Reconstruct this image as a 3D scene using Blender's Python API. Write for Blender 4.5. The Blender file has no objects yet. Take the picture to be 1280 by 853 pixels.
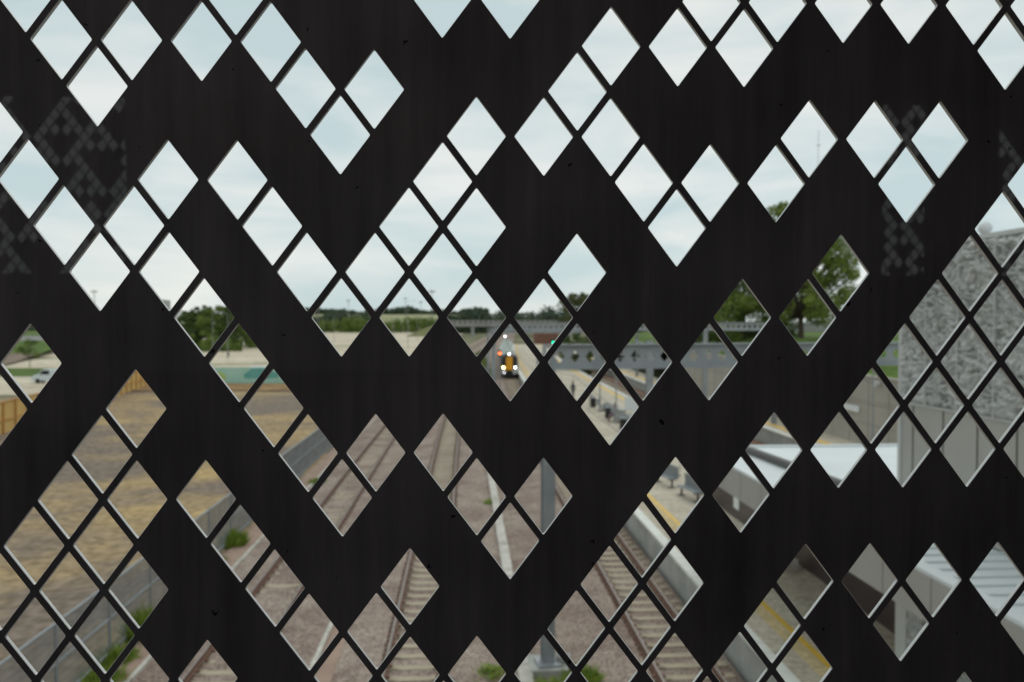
import bpy, math, random
from math import radians, sin, cos, pi, sqrt
random.seed(7)
scn = bpy.context.scene
COL = scn.collection

# ---------------------------------------------------------------- camera
CAMZ = 8.8
cam_d = bpy.data.cameras.new('camera')
cam = bpy.data.objects.new('camera', cam_d)
COL.objects.link(cam)
cam.location = (0, 0, CAMZ)
cam.rotation_euler = (radians(90) - 0.0259, 0, -0.0611)
cam_d.sensor_width = 36.0
cam_d.lens = 27.56
cam_d.clip_start = 0.02
cam_d.clip_end = 9000
cam_d.dof.use_dof = True
cam_d.dof.focus_distance = 0.80
cam_d.dof.aperture_fstop = 7.6
scn.camera = cam

# ---------------------------------------------------------------- sky and sun (overcast)
world = bpy.data.worlds.new('World')
scn.world = world
world.use_nodes = True
wn, wl = world.node_tree.nodes, world.node_tree.links
wn.clear()
w_out = wn.new('ShaderNodeOutputWorld')
w_bg = wn.new('ShaderNodeBackground')
w_sky = wn.new('ShaderNodeTexSky')
w_sky.sky_type = 'NISHITA'
w_sky.sun_disc = False
w_sky.sun_elevation = radians(48)
w_sky.sun_rotation = radians(200)
w_sc = wn.new('ShaderNodeVectorMath'); w_sc.operation = 'SCALE'; w_sc.inputs['Scale'].default_value = 0.07
w_tc = wn.new('ShaderNodeTexCoord')
w_map = wn.new('ShaderNodeMapping'); w_map.inputs['Scale'].default_value = (1.3, 1.3, 5.5)
w_n1 = wn.new('ShaderNodeTexNoise'); w_n1.inputs['Scale'].default_value = 1.9
w_n1.inputs['Detail'].default_value = 7; w_n1.inputs['Roughness'].default_value = 0.52
w_n1.inputs['Distortion'].default_value = 0.5
w_rp = wn.new('ShaderNodeValToRGB')
w_rp.color_ramp.elements[0].position = 0.40; w_rp.color_ramp.elements[0].color = (0.60, 0.725, 0.738, 1)
w_rp.color_ramp.elements[1].position = 0.62; w_rp.color_ramp.elements[1].color = (0.88, 0.91, 0.875, 1)
w_mx = wn.new('ShaderNodeMix'); w_mx.data_type = 'RGBA'; w_mx.inputs['Factor'].default_value = 0.88
wl.new(w_sky.outputs['Color'], w_sc.inputs[0])
wl.new(w_tc.outputs['Generated'], w_map.inputs['Vector'])
wl.new(w_map.outputs['Vector'], w_n1.inputs['Vector'])
wl.new(w_n1.outputs['Fac'], w_rp.inputs['Fac'])
wl.new(w_sc.outputs['Vector'], w_mx.inputs['A'])
wl.new(w_rp.outputs['Color'], w_mx.inputs['B'])
wl.new(w_mx.outputs['Result'], w_bg.inputs['Color'])
w_bg.inputs['Strength'].default_value = 1.0
wl.new(w_bg.outputs['Background'], w_out.inputs['Surface'])

sun_d = bpy.data.lights.new('sun', 'SUN')
sun_d.energy = 0.8
sun_d.angle = radians(25)
sun_d.color = (1.0, 0.965, 0.91)
sun = bpy.data.objects.new('sun', sun_d)
sun.rotation_euler = (radians(42), 0, radians(160))
sun.location = (0, 0, 60)
COL.objects.link(sun)

scn.view_settings.view_transform = 'Standard'
scn.view_settings.look = 'None'
scn.view_settings.exposure = 0.0
scn.view_settings.gamma = 1.0
scn.render.engine = 'CYCLES'
scn.cycles.use_denoising = True
scn.cycles.max_bounces = 8
scn.cycles.transparent_max_bounces = 16

# ---------------------------------------------------------------- materials
def mat(name, c1, c2=None, rough=0.8, scale=3.0, detail=6, bump=0.0, bscale=None, metallic=0.0,
        stretch=(1, 1, 1), lo=0.35, hi=0.65, coat=0.0, emit=None, spec=0.5):
    m = bpy.data.materials.new(name); m.use_nodes = True
    n, l = m.node_tree.nodes, m.node_tree.links
    b = n['Principled BSDF']
    b.inputs['Base Color'].default_value = (*c1, 1)
    b.inputs['Roughness'].default_value = rough
    b.inputs['Metallic'].default_value = metallic
    b.inputs['Specular IOR Level'].default_value = spec
    if coat:
        b.inputs['Coat Weight'].default_value = coat; b.inputs['Coat Roughness'].default_value = 0.03
    if emit:
        b.inputs['Emission Color'].default_value = (*emit[0], 1); b.inputs['Emission Strength'].default_value = emit[1]
    if c2 or bump:
        tc = n.new('ShaderNodeTexCoord'); mp = n.new('ShaderNodeMapping')
        mp.inputs['Scale'].default_value = stretch
        l.new(tc.outputs['Object'], mp.inputs['Vector'])
        nz = n.new('ShaderNodeTexNoise'); nz.inputs['Scale'].default_value = scale
        nz.inputs['Detail'].default_value = detail; nz.inputs['Roughness'].default_value = 0.6
        l.new(mp.outputs['Vector'], nz.inputs['Vector'])
        if c2:
            r = n.new('ShaderNodeValToRGB')
            r.color_ramp.elements[0].position = lo; r.color_ramp.elements[0].color = (*c1, 1)
            r.color_ramp.elements[1].position = hi; r.color_ramp.elements[1].color = (*c2, 1)
            l.new(nz.outputs['Fac'], r.inputs['Fac']); l.new(r.outputs['Color'], b.inputs['Base Color'])
        if bump:
            nb = n.new('ShaderNodeTexNoise'); nb.inputs['Scale'].default_value = bscale or scale * 4
            nb.inputs['Detail'].default_value = 4
            l.new(mp.outputs['Vector'], nb.inputs['Vector'])
            bp = n.new('ShaderNodeBump'); bp.inputs['Strength'].default_value = bump
            bp.inputs['Distance'].default_value = 0.05
            l.new(nb.outputs['Fac'], bp.inputs['Height']); l.new(bp.outputs['Normal'], b.inputs['Normal'])
    return m

def mat_two(name, ca, cb, cc, s1, s2, rough=0.95, lo=0.4, hi=0.6, stretch=(1, 1, 1), vor=None, bump=0.4):
    """large patches of ca/cb, modulated by fine grain; optional voronoi stones"""
    m = bpy.data.materials.new(name); m.use_nodes = True
    n, l = m.node_tree.nodes, m.node_tree.links
    b = n['Principled BSDF']; b.inputs['Roughness'].default_value = rough
    b.inputs['Specular IOR Level'].default_value = 0.2
    tc = n.new('ShaderNodeTexCoord'); mp = n.new('ShaderNodeMapping'); mp.inputs['Scale'].default_value = stretch
    l.new(tc.outputs['Object'], mp.inputs['Vector'])
    a = n.new('ShaderNodeTexNoise'); a.inputs['Scale'].default_value = s1; a.inputs['Detail'].default_value = 7
    a.inputs['Roughness'].default_value = 0.62
    a.inputs['Distortion'].default_value = 0.6
    l.new(mp.outputs['Vector'], a.inputs['Vector'])
    r = n.new('ShaderNodeValToRGB'); e = r.color_ramp.elements
    e[0].position = lo; e[0].color = (*ca, 1); e[1].position = hi; e[1].color = (*cb, 1)
    l.new(a.outputs['Fac'], r.inputs['Fac'])
    f = n.new('ShaderNodeTexNoise'); f.inputs['Scale'].default_value = s2; f.inputs['Detail'].default_value = 5
    l.new(tc.outputs['Object'], f.inputs['Vector'])
    r2 = n.new('ShaderNodeValToRGB'); e = r2.color_ramp.elements
    e[0].position = 0.35; e[0].color = (*cc, 1); e[1].position = 0.65; e[1].color = (1.25, 1.25, 1.25, 1)
    src = f.outputs['Fac']
    if vor:
        v = n.new('ShaderNodeTexVoronoi'); v.inputs['Scale'].default_value = vor
        l.new(tc.outputs['Object'], v.inputs['Vector'])
        ad = n.new('ShaderNodeMath'); ad.operation = 'MULTIPLY_ADD'; ad.inputs[1].default_value = 0.5
        sp = n.new('ShaderNodeSeparateColor'); l.new(v.outputs['Color'], sp.inputs[0])
        l.new(sp.outputs[0], ad.inputs[0])
        mh = n.new('ShaderNodeMath'); mh.operation = 'MULTIPLY'; mh.inputs[1].default_value = 0.5
        l.new(f.outputs['Fac'], mh.inputs[0]); l.new(mh.outputs[0], ad.inputs[2])
        src = ad.outputs[0]
    l.new(src, r2.inputs['Fac'])
    mx = n.new('ShaderNodeMix'); mx.data_type = 'RGBA'; mx.blend_type = 'MULTIPLY'; mx.inputs['Factor'].default_value = 1.0
    l.new(r.outputs['Color'], mx.inputs['A']); l.new(r2.outputs['Color'], mx.inputs['B'])
    l.new(mx.outputs['Result'], b.inputs['Base Color'])
    if bump:
        bp = n.new('ShaderNodeBump'); bp.inputs['Strength'].default_value = bump; bp.inputs['Distance'].default_value = 0.04
        l.new(src, bp.inputs['Height']); l.new(bp.outputs['Normal'], b.inputs['Normal'])
    return m

M = {}
M['ballast'] = mat_two('ballast stone', (0.27, 0.20, 0.165), (0.39, 0.31, 0.26), (0.60, 0.60, 0.60), 0.45, 12, vor=20, bump=0.9)
M['ballast_rust'] = mat_two('rusty ballast', (0.17, 0.09, 0.055), (0.26, 0.16, 0.11), (0.6, 0.6, 0.6), 0.5, 9, vor=12, bump=0.8)
M['earth'] = mat_two('bare earth', (0.21, 0.165, 0.13), (0.45, 0.32, 0.15), (0.70, 0.68, 0.65), 0.075, 2.6, lo=0.44, hi=0.64, stretch=(0.75, 1.1, 1))
M['ground'] = mat_two('rough grass and soil', (0.11, 0.12, 0.05), (0.22, 0.20, 0.12), (0.7, 0.7, 0.7), 0.03, 0.4)
M['carpark'] = mat_two('pale gravel', (0.47, 0.40, 0.29), (0.60, 0.53, 0.41), (0.86, 0.86, 0.86), 0.035, 0.7, stretch=(0.4, 2.0, 1), bump=0.1)
M['asphalt'] = mat_two('grey asphalt', (0.17, 0.17, 0.16), (0.26, 0.25, 0.24), (0.8, 0.8, 0.8), 0.2, 6, bump=0.1)
M['soil'] = mat_two('brown soil', (0.17, 0.125, 0.09), (0.27, 0.20, 0.15), (0.7, 0.7, 0.7), 0.15, 1.5)
M['grass'] = mat_two('grass', (0.05, 0.10, 0.014), (0.13, 0.19, 0.035), (0.7, 0.7, 0.7), 0.3, 3)
M['field'] = mat_two('pale field', (0.25, 0.27, 0.13), (0.36, 0.34, 0.20), (0.8, 0.8, 0.8), 0.006, 0.05, stretch=(0.5, 3, 1), bump=0)
M['paving'] = mat_two('platform paving', (0.44, 0.385, 0.30), (0.54, 0.48, 0.385), (0.86, 0.86, 0.86), 0.5, 7, bump=0.05)
M['tactile'] = mat_two('buff tactile paving', (0.50, 0.38, 0.20), (0.60, 0.47, 0.27), (0.85, 0.85, 0.85), 0.8, 8, bump=0.1)
M['yellow'] = mat('yellow line paint', (0.66, 0.40, 0.035), (0.78, 0.50, 0.07), rough=0.6, scale=4)
M['coping'] = mat('white coping edge', (0.66, 0.66, 0.60), (0.78, 0.78, 0.73), rough=0.7, scale=2.5)
M['concrete'] = mat('weathered concrete', (0.30, 0.30, 0.28), (0.44, 0.43, 0.40), rough=0.9, scale=1.2, bump=0.15, bscale=12)
M['trough'] = mat('pale trough lids', (0.42, 0.39, 0.34), (0.60, 0.57, 0.51), rough=0.9, scale=2.2, bump=0.2, bscale=12)
M['cess'] = mat('pinkish cess path', (0.30, 0.20, 0.155), (0.38, 0.27, 0.21), rough=0.95, scale=0.9, bump=0.1, bscale=20)
M['sleeper'] = mat('stained concrete sleeper', (0.29, 0.235, 0.18), (0.44, 0.37, 0.27), rough=0.9, scale=1.6, lo=0.3, hi=0.62, bump=0.2, bscale=20)
M['rail'] = mat('rusty rail steel', (0.12, 0.05, 0.03), (0.19, 0.095, 0.06), rough=0.75, scale=3)
M['railtop'] = mat('worn rail head', (0.22, 0.175, 0.155), (0.30, 0.26, 0.235), rough=0.55, scale=5, metallic=0.2)
M['steel'] = mat('galvanised steel', (0.25, 0.27, 0.285), (0.34, 0.36, 0.375), rough=0.55, scale=1.5, metallic=0.15)
M['beam'] = mat('grey painted steel', (0.30, 0.32, 0.335), (0.38, 0.40, 0.415), rough=0.6, scale=1.2)
M['wire'] = mat('dull zinc mesh', (0.19, 0.20, 0.205), (0.27, 0.28, 0.285), rough=0.6, scale=2)
M['bridgegrey'] = mat('far bridge concrete', (0.29, 0.28, 0.27), (0.38, 0.37, 0.36), rough=0.9, scale=0.1)
M['whiteroof'] = mat('pale metal roof', (0.64, 0.68, 0.69), (0.74, 0.78, 0.79), rough=0.4, scale=0.35)
M['fascia'] = mat('cream fascia panel', (0.36, 0.345, 0.315), (0.42, 0.405, 0.375), rough=0.5, scale=0.4)
M['seam'] = mat('dark joint', (0.10, 0.095, 0.09), rough=0.8)
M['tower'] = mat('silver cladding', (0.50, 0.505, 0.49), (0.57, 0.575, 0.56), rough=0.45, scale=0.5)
M['towerback_recess'] = mat('grey backing and recess shade', (0.22, 0.225, 0.22), (0.27, 0.275, 0.27), rough=0.8, scale=1)
M['darkwall'] = mat('dark brown glazing', (0.045, 0.03, 0.032), (0.065, 0.045, 0.045), rough=0.35, scale=0.7)
M['beigewall'] = mat('beige wall cladding', (0.33, 0.30, 0.26), (0.39, 0.36, 0.315), rough=0.8, scale=0.25)
M['ply'] = mat('plywood board', (0.55, 0.34, 0.10), (0.68, 0.46, 0.17), rough=0.8, scale=0.7, stretch=(1, 1, 0.3))
M['plypost'] = mat('orange timber post', (0.46, 0.22, 0.05), (0.55, 0.28, 0.08), rough=0.8, scale=2)
M['mint'] = mat('mint printed hoarding', (0.36, 0.60, 0.50), (0.42, 0.66, 0.56), rough=0.6, scale=0.3)
M['teal'] = mat('teal print', (0.10, 0.36, 0.33), (0.15, 0.42, 0.38), rough=0.6, scale=0.6)
M['lime'] = mat('lime print', (0.42, 0.58, 0.16), (0.48, 0.62, 0.22), rough=0.6, scale=0.6)
M['leaf'] = mat('dark green leaves', (0.030, 0.060, 0.008), (0.10, 0.15, 0.022), rough=0.6, scale=0.5, lo=0.3, hi=0.7)
M['leaf_pale'] = mat('fresh green leaves', (0.075, 0.13, 0.015), (0.20, 0.27, 0.045), rough=0.6, scale=0.4, lo=0.3, hi=0.7)
M['leaf_bright'] = mat('sunny green leaves', (0.085, 0.13, 0.015), (0.26, 0.32, 0.05), rough=0.55, scale=0.8, lo=0.3, hi=0.7)
M['leaf_haze'] = mat('distant leaves with haze tint', (0.045, 0.075, 0.042), (0.10, 0.135, 0.075), rough=0.8, scale=0.06, lo=0.3, hi=0.7)  # paler bluish tone puts distance haze into the leaf colour
M['leaf_olive'] = mat('olive leaves', (0.07, 0.085, 0.025), (0.14, 0.15, 0.05), rough=0.7, scale=0.3)
M['bark'] = mat('bark', (0.06, 0.045, 0.032), (0.11, 0.085, 0.06), rough=0.9, scale=4)
M['weed'] = mat('bright weeds', (0.10, 0.20, 0.015), (0.30, 0.36, 0.04), rough=0.7, scale=6)
M['black'] = mat('matt black', (0.012, 0.012, 0.014), rough=0.4)
M['glass'] = mat('dark window glass', (0.02, 0.024, 0.028), rough=0.08)
M['trainyellow'] = mat('warning yellow', (0.80, 0.36, 0.01), rough=0.4)
M['trainwhite'] = mat('pale train paint', (0.50, 0.50, 0.50), (0.58, 0.58, 0.58), rough=0.4, scale=0.6)
M['trainroof'] = mat('grey green roof', (0.36, 0.40, 0.37), (0.48, 0.52, 0.49), rough=0.7, scale=0.8)
M['vanpaint'] = mat('pale silver blue paint', (0.62, 0.67, 0.70), rough=0.3, metallic=0.1)
M['whitepaint'] = mat('white paint', (0.72, 0.74, 0.75), rough=0.3)
M['tyre'] = mat('tyre rubber', (0.02, 0.02, 0.02), rough=0.8)
M['brick'] = mat('red brown brick', (0.17, 0.075, 0.05), (0.26, 0.13, 0.09), rough=0.9, scale=1.3)
M['skin'] = mat('skin', (0.45, 0.27, 0.19), rough=0.6)
M['hair'] = mat('dark hair', (0.02, 0.015, 0.012), rough=0.7)
M['navy'] = mat('navy cloth', (0.018, 0.022, 0.045), (0.03, 0.035, 0.06), rough=0.9, scale=8)
M['mauve'] = mat('mauve cloth', (0.20, 0.11, 0.14), (0.26, 0.16, 0.19), rough=0.9, scale=8)
M['lampwarm'] = mat('lit warm headlamp', (1, 0.9, 0.5), emit=((1.0, 0.78, 0.25), 26))
M['lampwhite'] = mat('lit white headlamp', (1, 1, 1), emit=((0.92, 0.95, 1.0), 17))
M['lampdim'] = mat('lit marker lamp', (1, 1, 1), emit=((0.95, 0.96, 1.0), 6))
M['green_on'] = mat('lit green signal', (0, 1, 0.4), emit=((0.0, 0.72, 0.36), 5))
M['orange_on'] = mat('lit orange signal', (1, 0.4, 0.1), emit=((1.0, 0.16, 0.04), 6))
M['int_ceiling'] = mat('warm ceiling board', (0.62, 0.47, 0.38), (0.68, 0.53, 0.44), rough=0.7, scale=1)
M['int_floor'] = mat('grey floor', (0.035, 0.032, 0.035), (0.05, 0.047, 0.05), rough=0.7, scale=3)
M['int_wall'] = mat('dark lining board', (0.045, 0.042, 0.045), (0.06, 0.056, 0.06), rough=0.7, scale=2)
M['int_pale_reflect'] = mat('pale reflection board', (0.42, 0.41, 0.42), (0.48, 0.47, 0.48), rough=0.7, scale=2)
M['int_warm_reflect'] = mat('warm reflection board', (0.58, 0.34, 0.24), (0.66, 0.40, 0.29), rough=0.6, scale=2)
M['edge'] = mat('bare cut edge', (0.72, 0.725, 0.71), (0.82, 0.825, 0.81), rough=0.35, scale=60, metallic=0.1)
M['edge_dark'] = mat('coated edge', (0.05, 0.048, 0.05), rough=0.4)

def coated_panel():
    m = bpy.data.materials.new('dark gloss coated sheet'); m.use_nodes = True
    n, l = m.node_tree.nodes, m.node_tree.links
    b = n['Principled BSDF']
    tc = n.new('ShaderNodeTexCoord')
    mp = n.new('ShaderNodeMapping'); mp.inputs['Scale'].default_value = (34, 1, 2.2)
    l.new(tc.outputs['Object'], mp.inputs['Vector'])
    st = n.new('ShaderNodeTexNoise'); st.inputs['Scale'].default_value = 1.0; st.inputs['Detail'].default_value = 6
    st.inputs['Roughness'].default_value = 0.7
    l.new(mp.outputs['Vector'], st.inputs['Vector'])
    cl = n.new('ShaderNodeTexNoise'); cl.inputs['Scale'].default_value = 5.0; cl.inputs['Detail'].default_value = 5
    l.new(tc.outputs['Object'], cl.inputs['Vector'])
    av = n.new('ShaderNodeMath'); av.operation = 'ADD'; l.new(st.outputs['Fac'], av.inputs[0]); l.new(cl.outputs['Fac'], av.inputs[1])
    hf = n.new('ShaderNodeMath'); hf.operation = 'MULTIPLY'; hf.inputs[1].default_value = 0.5; l.new(av.outputs[0], hf.inputs[0])
    r = n.new('ShaderNodeValToRGB'); e = r.color_ramp.elements
    e[0].position = 0.33; e[0].color = (0.100, 0.089, 0.096, 1)
    e[1].position = 0.68; e[1].color = (0.28, 0.252, 0.268, 1)
    l.new(hf.outputs[0], r.inputs['Fac'])
    # small grit specks
    vo = n.new('ShaderNodeTexVoronoi'); vo.inputs['Scale'].default_value = 42; vo.feature = 'F1'
    wob = n.new('ShaderNodeTexNoise'); wob.inputs['Scale'].default_value = 150; wob.inputs['Detail'].default_value = 2
    l.new(tc.outputs['Object'], wob.inputs['Vector'])
    mixv = n.new('ShaderNodeMix'); mixv.data_type = 'VECTOR'; mixv.inputs['Factor'].default_value = 0.012
    l.new(tc.outputs['Object'], mixv.inputs['A']); l.new(wob.outputs['Color'], mixv.inputs['B'])
    sxz = n.new('ShaderNodeSeparateXYZ'); cxz = n.new('ShaderNodeCombineXYZ')
    l.new(mixv.outputs['Result'], sxz.inputs[0]); l.new(sxz.outputs[0], cxz.inputs[0]); l.new(sxz.outputs[2], cxz.inputs[1])
    vo.voronoi_dimensions = '2D'; l.new(cxz.outputs[0], vo.inputs['Vector'])
    sp = n.new('ShaderNodeSeparateColor'); l.new(vo.outputs['Color'], sp.inputs[0])
    pick = n.new('ShaderNodeMath'); pick.operation = 'GREATER_THAN'; pick.inputs[1].default_value = 0.92; l.new(sp.outputs[0], pick.inputs[0])
    rad = n.new('ShaderNodeMath'); rad.operation = 'MULTIPLY'; rad.inputs[1].default_value = 0.085; l.new(sp.outputs[1], rad.inputs[0])
    near = n.new('ShaderNodeMath'); near.operation = 'LESS_THAN'; l.new(vo.outputs['Distance'], near.inputs[0]); l.new(rad.outputs[0], near.inputs[1])
    sk = n.new('ShaderNodeMath'); sk.operation = 'MULTIPLY'; l.new(pick.outputs[0], sk.inputs[0]); l.new(near.outputs[0], sk.inputs[1])
    mx = n.new('ShaderNodeMix'); mx.data_type = 'RGBA'
    mx.inputs['B'].default_value = (0.008, 0.007, 0.007, 1)
    l.new(sk.outputs[0], mx.inputs['Factor']); l.new(r.outputs['Color'], mx.inputs['A'])
    l.new(mx.outputs['Result'], b.inputs['Base Color'])
    b.inputs['Roughness'].default_value = 0.55
    b.inputs['Specular IOR Level'].default_value = 0.3
    b.inputs['Coat Weight'].default_value = 0.62
    b.inputs['Coat Roughness'].default_value = 0.012
    b.inputs['Coat IOR'].default_value = 1.5
    return m
M['panel'] = coated_panel()

# ---------------------------------------------------------------- helpers
class MB:
    def __init__(s): s.v, s.f, s.m = [], [], []
    def quad(s, a, b, c, d, m=0):
        i = len(s.v); s.v += [a, b, c, d]; s.f.append((i, i+1, i+2, i+3)); s.m.append(m)
    def box(s, x0, x1, y0, y1, z0, z1, m=0):
        i = len(s.v)
        s.v += [(x0,y0,z0),(x1,y0,z0),(x1,y1,z0),(x0,y1,z0),(x0,y0,z1),(x1,y0,z1),(x1,y1,z1),(x0,y1,z1)]
        for q in ((3,2,1,0),(4,5,6,7),(0,1,5,4),(1,2,6,5),(2,3,7,6),(3,0,4,7)):
            s.f.append(tuple(i+k for k in q)); s.m.append(m)
        return s
    def tube(s, p0, p1, r0, r1=None, n=8, m=0, caps=True):
        r1 = r0 if r1 is None else r1
        d = [p1[k]-p0[k] for k in range(3)]; L = sqrt(sum(t*t for t in d)) or 1e-6
        d = [t/L for t in d]
        u = (1,0,0) if abs(d[0]) < 0.9 else (0,1,0)
        a = (d[1]*u[2]-d[2]*u[1], d[2]*u[0]-d[0]*u[2], d[0]*u[1]-d[1]*u[0])
        la = sqrt(sum(t*t for t in a)); a = [t/la for t in a]
        b = (d[1]*a[2]-d[2]*a[1], d[2]*a[0]-d[0]*a[2], d[0]*a[1]-d[1]*a[0])
        i = len(s.v)
        for p, r in ((p0, r0), (p1, r1)):
            for k in range(n):
                c, q = cos(2*pi*k/n)*r, sin(2*pi*k/n)*r
                s.v.append(tuple(p[j]+a[j]*c+b[j]*q for j in range(3)))
        for k in range(n):
            s.f.append((i+k, i+(k+1) % n, i+n+(k+1) % n, i+n+k)); s.m.append(m)
        if caps:
            s.f.append(tuple(i+k for k in reversed(range(n)))); s.m.append(m)
            s.f.append(tuple(i+n+k for k in range(n))); s.m.append(m)
        return s
    def prism(s, poly, x0, x1, m=0, axis='x'):
        """poly of 2-D points extruded along an axis; axis x: poly=(y,z); axis y: poly=(x,z)"""
        i = len(s.v); n = len(poly)
        for t in (x0, x1):
            for (p, q) in poly:
                s.v.append((t, p, q) if axis == 'x' else ((p, t, q) if axis == 'y' else (p, q, t)))
        for k in range(n):
            s.f.append((i+k, i+(k+1) % n, i+n+(k+1) % n, i+n+k)); s.m.append(m)
        s.f.append(tuple(i+k for k in reversed(range(n)))); s.m.append(m)
        s.f.append(tuple(i+n+k for k in range(n))); s.m.append(m)
        return s
    def ball(s, c, r, m=0, nu=10, nv=6, sz=1.0):
        i = len(s.v)
        for a in range(1, nv):
            for b in range(nu):
                th, ph = pi*a/nv, 2*pi*b/nu
                s.v.append((c[0]+r*sin(th)*cos(ph), c[1]+r*sin(th)*sin(ph), c[2]+r*sz*cos(th)))
        s.v += [(c[0], c[1], c[2]+r*sz), (c[0], c[1], c[2]-r*sz)]
        T = i+(nv-1)*nu
        for a in range(nv-2):
            for b in range(nu):
                s.f.append((i+a*nu+b, i+(a+1)*nu+b, i+(a+1)*nu+(b+1) % nu, i+a*nu+(b+1) % nu)); s.m.append(m)
        for b in range(nu):
            s.f.append((T, i+b, i+(b+1) % nu)); s.m.append(m)
            s.f.append((T+1, i+(nv-2)*nu+(b+1) % nu, i+(nv-2)*nu+b)); s.m.append(m)
        return s
    def obj(s, name, mats, parent=None, smooth=False, bevel=0):
        me = bpy.data.meshes.new(name)
        me.from_pydata(s.v, [], s.f)
        mats = mats if isinstance(mats, (list, tuple)) else [mats]
        for t in mats: me.materials.append(t)
        if len(mats) > 1: me.polygons.foreach_set('material_index', s.m)
        if smooth: me.polygons.foreach_set('use_smooth', [True]*len(me.polygons))
        me.update()
        o = bpy.data.objects.new(name, me); COL.objects.link(o)
        if parent: o.parent = parent
        if bevel:
            md = o.modifiers.new('bevel', 'BEVEL'); md.width = bevel; md.segments = 2; md.limit_method = 'ANGLE'
        return o

def tag(o, label, cat, group=None, kind=None):
    o['label'] = label; o['category'] = cat
    if group: o['group'] = group
    if kind: o['kind'] = kind
    return o
def empty(name, loc=(0, 0, 0), rz=0.0, label=None, cat=None, group=None):
    o = bpy.data.objects.new(name, None); COL.objects.link(o)
    o.location = loc; o.rotation_euler = (0, 0, rz); o.empty_display_size = 0.2
    if label: tag(o, label, cat, group)
    return o
def structure(o):
    o['kind'] = 'structure'; return o
def dup(root, loc, rz=0.0, label=None, scale=None):
    r = root.copy(); COL.objects.link(r); r.location = loc; r.rotation_euler = (0, 0, rz)
    if scale: r.scale = scale
    if label: r['label'] = label
    for ch in list(root.children):
        c = ch.copy(); COL.objects.link(c); c.parent = r
        for g in list(ch.children):
            d = g.copy(); COL.objects.link(d); d.parent = c
    return r

# the railway bends gently to the right beyond 40 m
def bend(y):
    if y < 40: return 0.0
    if y < 200: return (y-40)**2/4800.0
    return 5.3333+(y-200)*0.06667
def slope(y):
    return 0.0 if y < 40 else min((y-40)/2400.0, 0.06667)
def yrange(y0, y1):
    ys = []; y = y0
    while y < y1-1e-6:
        ys.append(y); y += 3.0 if y < 100 else (8.0 if y < 260 else 30.0)
        if y0 < 40 and y < 40 and y+3 > 40: ys.append(y); y = 40
    ys.append(y1); return ys
def sweep(mb, prof, y0, y1, m=0, closed=True):
    """profile of (x, z) points swept along the bend"""
    ys = yrange(y0, y1); n = len(prof); i = len(mb.v)
    for y in ys:
        b, s = bend(y), slope(y)
        for (x, z) in prof: mb.v.append((x+b, y-x*s, z))
    for k in range(len(ys)-1):
        for q in range(n if closed else n-1):
            a = i+k*n+q; b_ = i+k*n+(q+1) % n
            mb.f.append((a, a+n, b_+n, b_)); mb.m.append(m)
    if closed:
        mb.f.append(tuple(i+q for q in range(n))); mb.m.append(m)
        L = i+(len(ys)-1)*n
        mb.f.append(tuple(L+q for q in reversed(range(n)))); mb.m.append(m)
    return mb
def rect(x0, x1, z0, z1): return [(x0, z0), (x0, z1), (x1, z1), (x1, z0)]

# ---------------------------------------------------------------- ground and setting
def sheet(name, pts, z, m):
    mb = MB(); mb.v = [(x, y-(0.061*x if abs(x) < 1000 else 0), z) for x, y in pts]; mb.f = [tuple(range(len(pts)))]; mb.m = [0]
    return structure(mb.obj(name, m))
sheet('ground', [(-4500, -600), (4500, -600), (4500, 7000), (-4500, 7000)], -0.42, M['ground'])
sheet('car_park', [(-190, 96), (-52, 96), (-11, 118), (-12, 300), (4, 640), (-420, 640), (-300, 330), (-150, 226), (-96, 190)], -0.33, M['carpark'])
sheet('construction_site', [(-62, -30), (-9.3, -30), (-9.3, 118.2), (-52, 118.2)], -0.30, M['earth'])
sheet('soil_berm', [(-52, 101), (-9.3, 101), (-9.3, 113.0), (-52, 113.0)], -0.20, mat_two('orange brown soil', (0.24, 0.145, 0.065), (0.33, 0.21, 0.10), (0.7, 0.7, 0.7), 0.2, 2.0))
bp = [(-9.3, -0.24)]
for xc, ZI in ((-6.17, -0.212), (-1.28, -0.225), (5.61, -0.225)):
    bp += [(xc-2.0, -0.25), (xc-1.40, -0.168), (xc-0.90, -0.150), (xc-0.84, ZI), (xc-0.66, ZI), (xc+0.66, ZI), (xc+0.84, ZI), (xc+0.90, -0.150 if xc < 0 else -0.2), (xc+1.25, -0.168 if xc < 0 else -0.215)]
    if xc < 0: bp.append((xc+2.0, -0.25))
bp.append((7.0, -0.23))
mb = MB(); sweep(mb, bp, -40, 900, closed=False)
for fi, f in enumerate(mb.f):      # rust-stained stones beside each rail
    q = f[0] % len(bp)
    x = (bp[q][0]+bp[min(q+1, len(bp)-1)][0])/2
    if any(0.66 < abs(x-c) < 0.90 for c in (-6.17, -1.28, 5.61)): mb.m[fi] = 1
structure(mb.obj('track_bed', [M['ballast'], mat_two('rust stained stone', (0.20, 0.115, 0.075), (0.29, 0.19, 0.14), (0.66, 0.66, 0.66), 0.8, 12, vor=20, bump=0.9)]))
mb = MB(); sweep(mb, [(16.9, -0.25), (22.1, -0.25)], -40, 500, closed=False)
structure(mb.obj('bay_track_bed', M['ballast_rust']))
mb = MB(); sweep(mb, [(-9.25, -0.225), (-8.45, -0.225)], -40, 500, closed=False)
structure(mb.obj('cess_path', M['cess']))
mb = MB(); sweep(mb, [(-3.88, -0.24), (-3.36, -0.24)], -40, 150, closed=False)
structure(mb.obj('walkway', M['cess']))
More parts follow.
